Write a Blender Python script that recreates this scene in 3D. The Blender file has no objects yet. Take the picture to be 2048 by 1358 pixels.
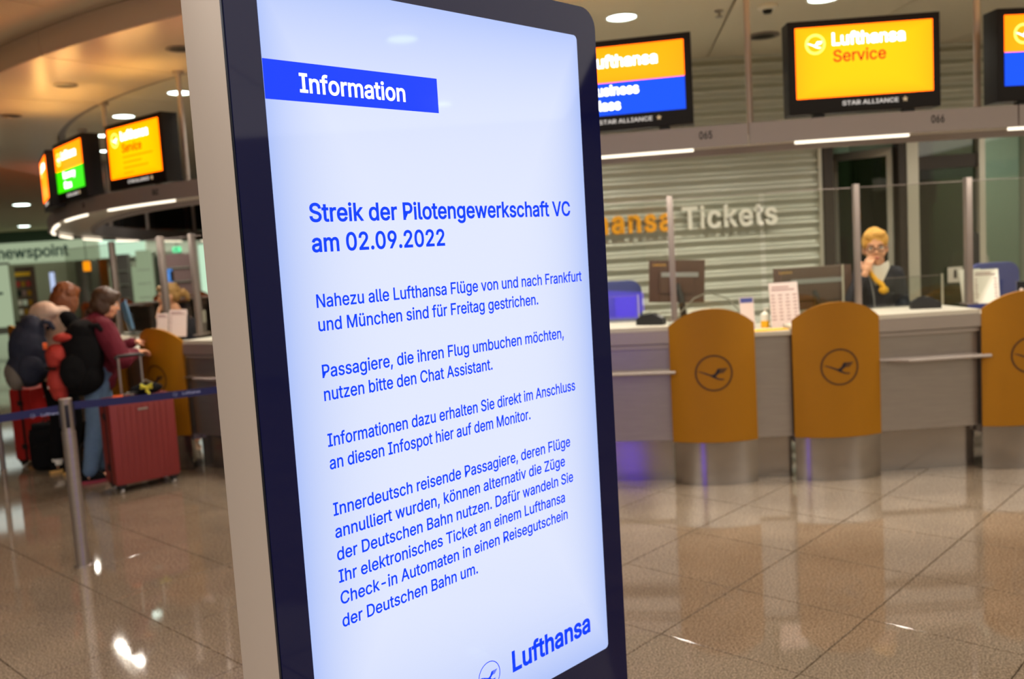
import bpy, bmesh, math, random
from mathutils import Vector, Matrix, Euler, noise
from mathutils.geometry import tessellate_polygon
random.seed(7)
S = bpy.context.scene
COL = S.collection
PI = math.pi
def D(a): return math.radians(a)

# ------------------------------------------------------------------ camera
def camera():
    cd = bpy.data.cameras.new('camera'); co = bpy.data.objects.new('camera', cd); COL.objects.link(co)
    pitch, roll = .096913, -.0607666
    f = Vector((0, math.cos(pitch), -math.sin(pitch))); r = Vector((1, 0, 0)); u = r.cross(f)
    c, s = math.cos(roll), math.sin(roll)
    r2 = r*c + u*s; u2 = u*c - r*s
    m = Matrix((r2, u2, -f)).transposed().to_4x4(); m.translation = (0, 0, 1.68)
    co.matrix_world = m
    cd.sensor_width = 36; cd.lens = 1823.9/2048*36; cd.clip_start = .05; cd.clip_end = 200
    cd.dof.use_dof = True; cd.dof.focus_distance = 1.95; cd.dof.aperture_fstop = 3.2; cd.dof.aperture_blades = 0
    S.camera = co
camera()
S.view_settings.view_transform = 'Standard'; S.view_settings.look = 'None'
S.view_settings.gamma = 1; S.view_settings.use_curve_mapping = False
S.view_settings.exposure = 0.0
w = bpy.data.worlds.new('world'); S.world = w; w.use_nodes = True
w.node_tree.nodes['Background'].inputs[0].default_value = (.8, .74, .66, 1)
w.node_tree.nodes['Background'].inputs[1].default_value = .25
try:
    S.cycles.use_denoising = True
    S.cycles.max_bounces = 8; S.cycles.sample_clamp_indirect = 6
except Exception: pass

CR = Vector((2.9, 15.85)); CC = Vector((2.6, 16.4))       # centres of the canopy ring and of the counter line
WARM = (1.0, .925, .80); COOL = (.86, 1.0, .93)
def area(name, loc, size, power, col, rot=(0, 0, 0), shape='DISK', spread=180, size_y=None):
    l = bpy.data.lights.new(name, 'AREA'); l.shape = shape; l.size = size; l.energy = power; l.color = col; l.spread = D(spread)
    if size_y: l.size_y = size_y
    o = bpy.data.objects.new(name, l); COL.objects.link(o); o.location = loc; o.rotation_euler = rot
    return o
# wide unseen area lights added to fill the hall on the traveller side
for ix in range(-2, 4):
    for y in (-5.5, -2.0, 1.5):
        area('hall_fill_light', (2.3+3.5*ix, y, 3.57), 3.49, 54 if ix > -1 else 72, WARM, shape='RECTANGLE', size_y=3.49)
for p in ((-11, 20), (-11, 14), (-15, 26), (-18, 31), (-9, 27)):
    area('far_hall_light', (p[0], p[1], 3.57), 2.4, 16, COOL)

# ------------------------------------------------------------------ materials
def lin(c):
    return tuple((v/255/12.92 if v/255 <= .04045 else ((v/255+.055)/1.055)**2.4) for v in c)
M = {}
def mat(name, rgb, rough=.6, metal=0, spec=.5, emit=None, es=1, noise_amt=0, nscale=40, bump=0, bscale=200, alpha=1, trans=0, coat=0, aniso=None, ior=1.5):
    m = bpy.data.materials.new(name); m.use_nodes = True; nt = m.node_tree; b = nt.nodes['Principled BSDF']
    c = lin(rgb)
    b.inputs['Base Color'].default_value = (*c, 1); b.inputs['Roughness'].default_value = rough
    b.inputs['Metallic'].default_value = metal; b.inputs['Specular IOR Level'].default_value = spec
    b.inputs['IOR'].default_value = ior
    b.inputs['Coat Weight'].default_value = coat; b.inputs['Coat Roughness'].default_value = .03
    b.inputs['Transmission Weight'].default_value = trans
    if emit is not None:
        b.inputs['Emission Color'].default_value = (*lin(emit), 1); b.inputs['Emission Strength'].default_value = es
    if noise_amt or bump:
        tc = nt.nodes.new('ShaderNodeTexCoord')
        n = nt.nodes.new('ShaderNodeTexNoise'); n.inputs['Scale'].default_value = nscale; n.inputs['Detail'].default_value = 4
        src = tc.outputs['Object']
        if aniso:
            mp = nt.nodes.new('ShaderNodeMapping'); mp.inputs['Scale'].default_value = aniso
            nt.links.new(src, mp.inputs['Vector']); src = mp.outputs['Vector']
        nt.links.new(src, n.inputs['Vector'])
        if noise_amt:
            mx = nt.nodes.new('ShaderNodeMix'); mx.data_type = 'RGBA'
            mx.inputs['A'].default_value = (*[v*(1-noise_amt) for v in c], 1); mx.inputs['B'].default_value = (*[min(1, v*(1+noise_amt)) for v in c], 1)
            nt.links.new(n.outputs['Fac'], mx.inputs['Factor']); nt.links.new(mx.outputs['Result'], b.inputs['Base Color'])
        if bump:
            bn = nt.nodes.new('ShaderNodeTexNoise'); bn.inputs['Scale'].default_value = bscale; nt.links.new(src, bn.inputs['Vector'])
            bp = nt.nodes.new('ShaderNodeBump'); bp.inputs['Strength'].default_value = bump; bp.inputs['Distance'].default_value = .01
            nt.links.new(bn.outputs['Fac'], bp.inputs['Height']); nt.links.new(bp.outputs['Normal'], b.inputs['Normal'])
    M[name] = m
    return m
def glass(name, tint=(225, 240, 232), refl=.07, rough=.02):
    m = bpy.data.materials.new(name); m.use_nodes = True; nt = m.node_tree; nt.nodes.clear()
    out = nt.nodes.new('ShaderNodeOutputMaterial'); mx = nt.nodes.new('ShaderNodeMixShader')
    t = nt.nodes.new('ShaderNodeBsdfTransparent'); g = nt.nodes.new('ShaderNodeBsdfGlossy'); f = nt.nodes.new('ShaderNodeFresnel')
    t.inputs[0].default_value = (*lin(tint), 1); g.inputs['Roughness'].default_value = rough
    ge = nt.nodes.new('ShaderNodeNewGeometry'); mr = nt.nodes.new('ShaderNodeMapRange'); mr.inputs['To Min'].default_value = 1.5; mr.inputs['To Max'].default_value = 1/1.5
    nt.links.new(ge.outputs['Backfacing'], mr.inputs['Value']); nt.links.new(mr.outputs['Result'], f.inputs['IOR'])
    a = nt.nodes.new('ShaderNodeMath'); a.operation = 'ADD'; a.inputs[1].default_value = refl-.04; a.use_clamp = True
    nt.links.new(f.outputs[0], a.inputs[0]); nt.links.new(a.outputs[0], mx.inputs[0])
    nt.links.new(t.outputs[0], mx.inputs[1]); nt.links.new(g.outputs[0], mx.inputs[2]); nt.links.new(mx.outputs[0], out.inputs[0])
    M[name] = m
def emis(name, rgb, s=1.0, edge=None, dims=None, gloss=False):
    """a lit display: flat colour, LCD backlight a touch weaker and bluer towards the panel's own rim"""
    m = mat(name, (4, 4, 6), rough=.04 if gloss else .3, spec=.28 if gloss else .2, emit=rgb, es=s)
    if edge:
        nt = m.node_tree; b = nt.nodes['Principled BSDF']
        tc = nt.nodes.new('ShaderNodeTexCoord'); sp = nt.nodes.new('ShaderNodeSeparateXYZ'); nt.links.new(tc.outputs['Generated'], sp.inputs[0])
        fac = None
        for ax in dims:
            s1 = nt.nodes.new('ShaderNodeMath'); s1.operation = 'SUBTRACT'; s1.inputs[1].default_value = .5; nt.links.new(sp.outputs[ax], s1.inputs[0])
            s2 = nt.nodes.new('ShaderNodeMath'); s2.operation = 'ABSOLUTE'; nt.links.new(s1.outputs[0], s2.inputs[0])
            s3 = nt.nodes.new('ShaderNodeMath'); s3.operation = 'MULTIPLY'; s3.inputs[1].default_value = 2; nt.links.new(s2.outputs[0], s3.inputs[0])
            s4 = nt.nodes.new('ShaderNodeMath'); s4.operation = 'POWER'; s4.inputs[1].default_value = edge[1]; nt.links.new(s3.outputs[0], s4.inputs[0])
            if fac is None: fac = s4
            else:
                a = nt.nodes.new('ShaderNodeMath'); a.operation = 'MAXIMUM'; nt.links.new(fac.outputs[0], a.inputs[0]); nt.links.new(s4.outputs[0], a.inputs[1]); fac = a
        mx = nt.nodes.new('ShaderNodeMix'); mx.data_type = 'RGBA'
        mx.inputs['A'].default_value = (*lin(rgb), 1); mx.inputs['B'].default_value = (*lin(edge[0]), 1)
        nt.links.new(fac.outputs[0], mx.inputs['Factor']); nt.links.new(mx.outputs['Result'], b.inputs['Emission Color'])
    return m

mat('kiosk_side', (188, 177, 172), .42, .2)
mat('kiosk_edge', (60, 66, 84), .25, .8)
mat('kiosk_glass', (8, 14, 62), .035, 0, .3)
emis('kiosk_screen', (227, 234, 255), 1.0, ((176, 196, 250), 5), (0, 2), gloss=True)
mat('ink_blue', (0, 50, 220), .4, spec=.2, emit=(0, 52, 226), es=.9)
mat('ink_bar', (0, 40, 200), .1, spec=.15, emit=(0, 52, 232), es=.92)
mat('ink_white', (255, 255, 255), .3, emit=(238, 242, 255), es=1)
mat('steel', (170, 163, 158), .36, .85, noise_amt=.10, nscale=6, aniso=(1, 1, 8))
mat('steel_plinth', (168, 162, 158), .16, .95, noise_amt=.08, nscale=5, aniso=(1, 1, 8))
mat('counter_top', (204, 197, 182), .35)
mat('counter_lip', (176, 166, 160), .38, .6)
mat('orange', (166, 110, 0), .5, spec=.35, noise_amt=.04, nscale=6)
mat('logo_dark', (70, 40, 8), .5)
mat('crane_dark', (28, 18, 34), .4)
mat('hanger', (178, 166, 158), .4, .4)
mat('ring_metal', (160, 152, 150), .5, .25)
mat('ring_under', (235, 228, 214), .3, .3)
mat('rod', (136, 124, 118), .4, .5)
mat('black_case', (16, 12, 12), .5, spec=.3)
mat('black', (14, 13, 14), .5)
mat('black_gloss', (12, 12, 14), .15)
mat('ceiling', (216, 200, 166), .7)
mat('soffit', (224, 206, 180), .30, spec=.9)
mat('inner_ceiling', (220, 213, 192), .65)
mat('wall_paint', (196, 190, 172), .8)
mat('corrugated', (196, 198, 184), .42, .55)
mat('dark_frame', (48, 38, 28), .5)
mat('dark_wall', (60, 56, 44), .8)
mat('office_wall', (150, 165, 140), .8)
mat('alu', (200, 196, 180), .4, .5)
mat('letter_white', (255, 252, 240), .5)
mat('letter_orange', (255, 176, 0), .5)
mat('dark_green', (58, 76, 62), .7)
mat('white_paint', (226, 230, 218), .6)
mat('teal', (24, 92, 92), .6)
mat('blue_fabric', (70, 78, 140), .8)
mat('paper', (222, 204, 198), .7)
mat('paper_white', (240, 236, 226), .7)
mat('paper_ink', (150, 110, 108), .8)
mat('monitor_brown', (84, 56, 44), .45)
mat('gold', (214, 160, 70), .4)
mat('cable', (120, 116, 104), .6)
mat('white_plastic', (232, 228, 214), .4)
mat('grey_plastic', (150, 150, 150), .5)
mat('yellow', (250, 184, 10), .55)
mat('navy', (15, 18, 36), .75, noise_amt=.15, nscale=30)
mat('belt', (14, 20, 78), .6)
mat('belt_print', (150, 158, 200), .6)
mat('skin', (226, 164, 128), .55, noise_amt=.05, nscale=12)
mat('skin_dark', (150, 90, 70), .6)
mat('hair_blond', (226, 168, 76), .55, noise_amt=.3, nscale=60, aniso=(3, 3, .5))
mat('hair_ash', (168, 126, 72), .6, noise_amt=.35, nscale=60, aniso=(3, 3, .5))
mat('hair_red', (106, 54, 14), .55, noise_amt=.4, nscale=60, aniso=(3, 3, .5))
mat('hair_brown', (66, 41, 20), .55, noise_amt=.35, nscale=60, aniso=(3, 3, .5))
mat('cream', (214, 186, 166), .85, bump=.3, bscale=60)
mat('cloth_black', (11, 11, 14), .9, spec=.2)
mat('maroon', (100, 8, 34), .85, bump=.3, bscale=60)
mat('denim', (92, 118, 150), .85, noise_amt=.2, nscale=30)
mat('white_cloth', (236, 232, 222), .8)
mat('case_red', (126, 40, 38), .45, noise_amt=.05)
mat('case_red_bright', (150, 18, 16), .45)
mat('pack_blue', (24, 31, 52), .8, noise_amt=.15, nscale=20)
mat('pack_grey', (110, 104, 98), .8)
mat('pack_red', (176, 52, 44), .75, noise_amt=.1, nscale=20)
mat('pack_orange', (226, 96, 40), .7)
mat('shoe_sole', (214, 168, 96), .6)
mat('rubber', (20, 20, 20), .7)
mat('wheel', (190, 186, 180), .4)
mat('lips', (190, 90, 84), .5)
mat('eye', (40, 34, 36), .3)
mat('pink_shoe', (150, 50, 70), .7)
mat('tag_orange', (240, 100, 40), .6)
mat('blue_screen', (96, 140, 186), .35)
mat('tag_yellow', (226, 220, 70), .6)
emis('lamp', (235, 255, 246), 9)
emis('led', (255, 240, 214), 2.0)
emis('exit_green', (110, 255, 180), 1.5)
emis('sign_yellow', (255, 112, 0), 4.5, ((255, 98, 0), 4), (0, 2))
emis('sign_orange', (255, 106, 0), 3.8, ((255, 98, 0), 4), (0, 2))
emis('uplight', (255, 170, 70), 6)
emis('rear_screen', (96, 56, 255), 5.0)
emis('rear_dim', (110, 100, 96), .6)
emis('sign_blue', (0, 80, 250), 1.2)
emis('sign_green', (60, 235, 0), 1.2)
emis('sign_white', (255, 255, 250), 4)
emis('sign_pale', (255, 210, 90), 3)
emis('sign_brown', (84, 34, 0), .4)
emis('sign_brown_faint', (236, 110, 0), 3)
emis('alliance_white', (226, 216, 206), 1)
emis('alliance_gold', (200, 170, 130), 1)
emis('shop_white', (216, 240, 214), 1.05)
emis('mint', (206, 240, 212), 1.2)
emis('pale_glow', (170, 186, 152), .85)
emis('display_blue', (90, 150, 235), 1.3)
emis('lamp_orange', (255, 150, 10), 1.8)
emis('strip_blue', (190, 205, 240), 1)
glass('clear_glass', (247, 250, 248), .06)
glass('screen_glass', (248, 249, 246), .05)
glass('tint_glass', (150, 160, 140), .10)
# speckled polished granite
def granite():
    m = bpy.data.materials.new('granite'); m.use_nodes = True; nt = m.node_tree; b = nt.nodes['Principled BSDF']
    tc = nt.nodes.new('ShaderNodeTexCoord')
    oi = nt.nodes.new('ShaderNodeObjectInfo')
    v = nt.nodes.new('ShaderNodeTexNoise'); v.inputs['Scale'].default_value = 130; v.inputs['Detail'].default_value = 3; v.inputs['Roughness'].default_value = .7
    v2 = nt.nodes.new('ShaderNodeTexNoise'); v2.inputs['Scale'].default_value = 2.5; v2.inputs['Detail'].default_value = 3
    vo = nt.nodes.new('ShaderNodeTexVoronoi'); vo.inputs['Scale'].default_value = 95
    ge = nt.nodes.new('ShaderNodeNewGeometry')
    for n in (v, v2, vo): nt.links.new(ge.outputs['Position'], n.inputs['Vector'])
    r = nt.nodes.new('ShaderNodeValToRGB'); e = r.color_ramp.elements
    e[0].position = .36; e[0].color = (*lin((80, 69, 58)), 1); e[1].position = .66; e[1].color = (*lin((196, 178, 157)), 1)
    x = e.new(.5); x.color = (*lin((142, 126, 108)), 1)
    nt.links.new(v.outputs['Fac'], r.inputs['Fac'])
    sp = nt.nodes.new('ShaderNodeValToRGB'); q = sp.color_ramp.elements
    q[0].position = 0; q[0].color = (.55, .52, .5, 1); q[1].position = .22; q[1].color = (1, 1, 1, 1)
    nt.links.new(vo.outputs['Distance'], sp.inputs['Fac'])
    m1 = nt.nodes.new('ShaderNodeMix'); m1.data_type = 'RGBA'; m1.blend_type = 'MULTIPLY'; m1.inputs['Factor'].default_value = .55
    nt.links.new(r.outputs['Color'], m1.inputs['A']); nt.links.new(sp.outputs['Color'], m1.inputs['B'])
    mr = nt.nodes.new('ShaderNodeMapRange'); mr.inputs['From Min'].default_value = .3; mr.inputs['From Max'].default_value = .7; mr.inputs['To Min'].default_value = .86; mr.inputs['To Max'].default_value = 1.08
    nt.links.new(v2.outputs['Fac'], mr.inputs['Value'])
    m2 = nt.nodes.new('ShaderNodeVectorMath'); m2.operation = 'SCALE'
    nt.links.new(m1.outputs['Result'], m2.inputs[0]); nt.links.new(mr.outputs['Result'], m2.inputs['Scale'])
    nt.links.new(m2.outputs['Vector'], b.inputs['Base Color'])
    b.inputs['Roughness'].default_value = .05; b.inputs['Specular IOR Level'].default_value = .9
    M['granite'] = m
granite()
mat('grout', (74, 58, 44), .8)

# ------------------------------------------------------------------ mesh helpers
MW = {}
class MB:
    def __init__(s): s.v = []; s.f = []
    def add(s, vs, fs, m=None):
        n = len(s.v); s.v += [tuple(m @ Vector(v)) if m is not None else tuple(v) for v in vs]; s.f += [tuple(i+n for i in f) for f in fs]; return s
    def box(s, c, d, m=None, rz=0, rx=0, ry=0):
        x, y, z = d[0]/2, d[1]/2, d[2]/2
        vs = [(-x, -y, -z), (x, -y, -z), (x, y, -z), (-x, y, -z), (-x, -y, z), (x, -y, z), (x, y, z), (-x, y, z)]
        fs = [(0, 3, 2, 1), (4, 5, 6, 7), (0, 1, 5, 4), (1, 2, 6, 5), (2, 3, 7, 6), (3, 0, 4, 7)]
        t = Matrix.Translation(c) @ Euler((rx, ry, rz)).to_matrix().to_4x4()
        return s.add(vs, fs, (m @ t) if m is not None else t)
    def prism(s, poly, y0, y1, m=None, axis='y'):
        """polygon in (x, z) extruded along y, or polygon in (x, y) extruded along z"""
        n = len(poly)
        if axis == 'y': vs = [(p[0], y0, p[1]) for p in poly] + [(p[0], y1, p[1]) for p in poly]
        elif axis == 'x': vs = [(y0, p[0], p[1]) for p in poly] + [(y1, p[0], p[1]) for p in poly]
        else: vs = [(p[0], p[1], y0) for p in poly] + [(p[0], p[1], y1) for p in poly]
        fs = [tuple(range(n)), tuple(reversed(range(n, 2*n)))] + [(i, i+n, (i+1) % n+n, (i+1) % n) for i in range(n)]
        return s.add(vs, fs, m)
    def tube(s, pts, r, n=10, m=None, cap=True):
        pts = [Vector(p) for p in pts]; k = len(pts); rs = r if isinstance(r, (list, tuple)) else [r]*k
        vs = []; fs = []; up = None
        for i, p in enumerate(pts):
            t = (pts[min(i+1, k-1)] - pts[max(i-1, 0)]).normalized()
            if up is None: up = Vector((0, 0, 1)) if abs(t.z) < .9 else Vector((1, 0, 0))
            a = t.cross(up).normalized(); b = a.cross(t).normalized(); up = b
            for j in range(n):
                q = 2*PI*j/n; vs.append(p + (a*math.cos(q) + b*math.sin(q))*rs[i])
        for i in range(k-1):
            for j in range(n): fs.append((i*n+j, i*n+(j+1) % n, (i+1)*n+(j+1) % n, (i+1)*n+j))
        if cap: fs.append(tuple(reversed(range(n)))); fs.append(tuple(range((k-1)*n, k*n)))
        return s.add(vs, fs, m)
    def lathe(s, prof, c=(0, 0, 0), n=24, m=None):
        vs = []; fs = []; k = len(prof)
        for r, z in prof:
            for j in range(n): q = 2*PI*j/n; vs.append((c[0]+r*math.cos(q), c[1]+r*math.sin(q), c[2]+z))
        for i in range(k-1):
            for j in range(n): fs.append((i*n+j, i*n+(j+1) % n, (i+1)*n+(j+1) % n, (i+1)*n+j))
        fs.append(tuple(reversed(range(n)))); fs.append(tuple(range((k-1)*n, k*n)))
        return s.add(vs, fs, m)
    def sector(s, C, prof, a0, a1, step=1.0, g=None):
        """cross-section prof = closed polygon of (R, z), swept from angle a0 to a1 (degrees) about C"""
        n = max(1, int(math.ceil(abs(a1-a0)/step))); k = len(prof); vs = []; fs = []
        for i in range(n+1):
            a = a0+(a1-a0)*i/n; off = g(a) if g else 0; ca, sa = math.cos(D(a)), math.sin(D(a))
            for R, z in prof: vs.append((C[0]+(R+off)*ca, C[1]+(R+off)*sa, z))
        for i in range(n):
            for j in range(k): fs.append((i*k+j, i*k+(j+1) % k, (i+1)*k+(j+1) % k, (i+1)*k+j))
        fs.append(tuple(reversed(range(k)))); fs.append(tuple(range(n*k, n*k+k)))
        return s.add(vs, fs)
    def sphere(s, c, r, n=12, m=None):
        r = (r, r, r) if not isinstance(r, (tuple, list)) else r
        prof = [(math.sin(PI*i/n), -math.cos(PI*i/n)) for i in range(n+1)]; vs = []; fs = []; k = 2*n
        for a, b in prof[1:-1]:
            for j in range(k): vs.append((c[0]+r[0]*a*math.cos(2*PI*j/k), c[1]+r[1]*a*math.sin(2*PI*j/k), c[2]+r[2]*b))
        vs += [(c[0], c[1], c[2]-r[2]), (c[0], c[1], c[2]+r[2])]; L = n-1
        for i in range(L-1):
            for j in range(k): fs.append((i*k+j, i*k+(j+1) % k, (i+1)*k+(j+1) % k, (i+1)*k+j))
        for j in range(k): fs.append((L*k, (j+1) % k, j)); fs.append((L*k+1, (L-1)*k+j, (L-1)*k+(j+1) % k))
        return s.add(vs, fs, m)
    def build(s, name, m, parent=None, world=False, smooth=35, bevel=0, label=None, kind=None, fixn=True):
        me = bpy.data.meshes.new(name); vs = s.v
        if world and parent is not None:
            inv = MW[parent.name].inverted(); vs = [inv @ Vector(v) for v in vs]
        me.from_pydata([tuple(v) for v in vs], [], s.f)
        if fixn or bevel:
            bm = bmesh.new(); bm.from_mesh(me)
            if fixn: bmesh.ops.recalc_face_normals(bm, faces=bm.faces)
            if bevel:
                es = [e for e in bm.edges if len(e.link_faces) == 2 and e.calc_face_angle(0) > .6]
                bmesh.ops.bevel(bm, geom=es, offset=bevel, segments=2, profile=.7, affect='EDGES')
            bm.to_mesh(me); bm.free()
        if smooth:
            me.polygons.foreach_set('use_smooth', [True]*len(me.polygons)); me.set_sharp_from_angle(angle=D(smooth))
        me.materials.append(M[m] if isinstance(m, str) else m)
        return link(name, me, parent, label, kind)
def link(name, me, parent=None, label=None, kind=None):
    o = bpy.data.objects.new(name, me); COL.objects.link(o)
    if parent is not None: o.parent = parent; MW[o.name] = MW[parent.name].copy()
    else: MW[o.name] = Matrix.Identity(4)
    if label: o['label'] = label
    if kind: o['kind'] = kind
    return o
def thing(name, label, cat, loc=(0, 0, 0), rz=0, group=None):
    o = bpy.data.objects.new(name, None); COL.objects.link(o); o.location = loc; o.rotation_euler = (0, 0, rz)
    o.empty_display_size = .1
    o['label'] = label; o['category'] = cat
    if group: o['group'] = group
    MW[o.name] = Matrix.Translation(loc) @ Euler((0, 0, rz)).to_matrix().to_4x4()
    return o
def tag(o, label, cat, group=None):
    o['label'] = label; o['category'] = cat
    if group: o['group'] = group
    return o
def struct(o): o['kind'] = 'structure'; return o
def sroot(name):
    o = bpy.data.objects.new(name, None); COL.objects.link(o); o['kind'] = 'structure'; MW[o.name] = Matrix.Identity(4); return o
def relabel(o, label): o['label'] = label; return o
def copy_tree(o, parent=None):
    c = o.copy(); COL.objects.link(c)
    MW[c.name] = MW[o.name].copy()
    if parent is not None: c.parent = parent
    for ch in [x for x in list(bpy.data.objects) if x.parent == o]: copy_tree(ch, c)
    return c
def pol(C, R, a, z=0): return Vector((C[0]+R*math.cos(D(a)), C[1]+R*math.sin(D(a)), z))

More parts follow.
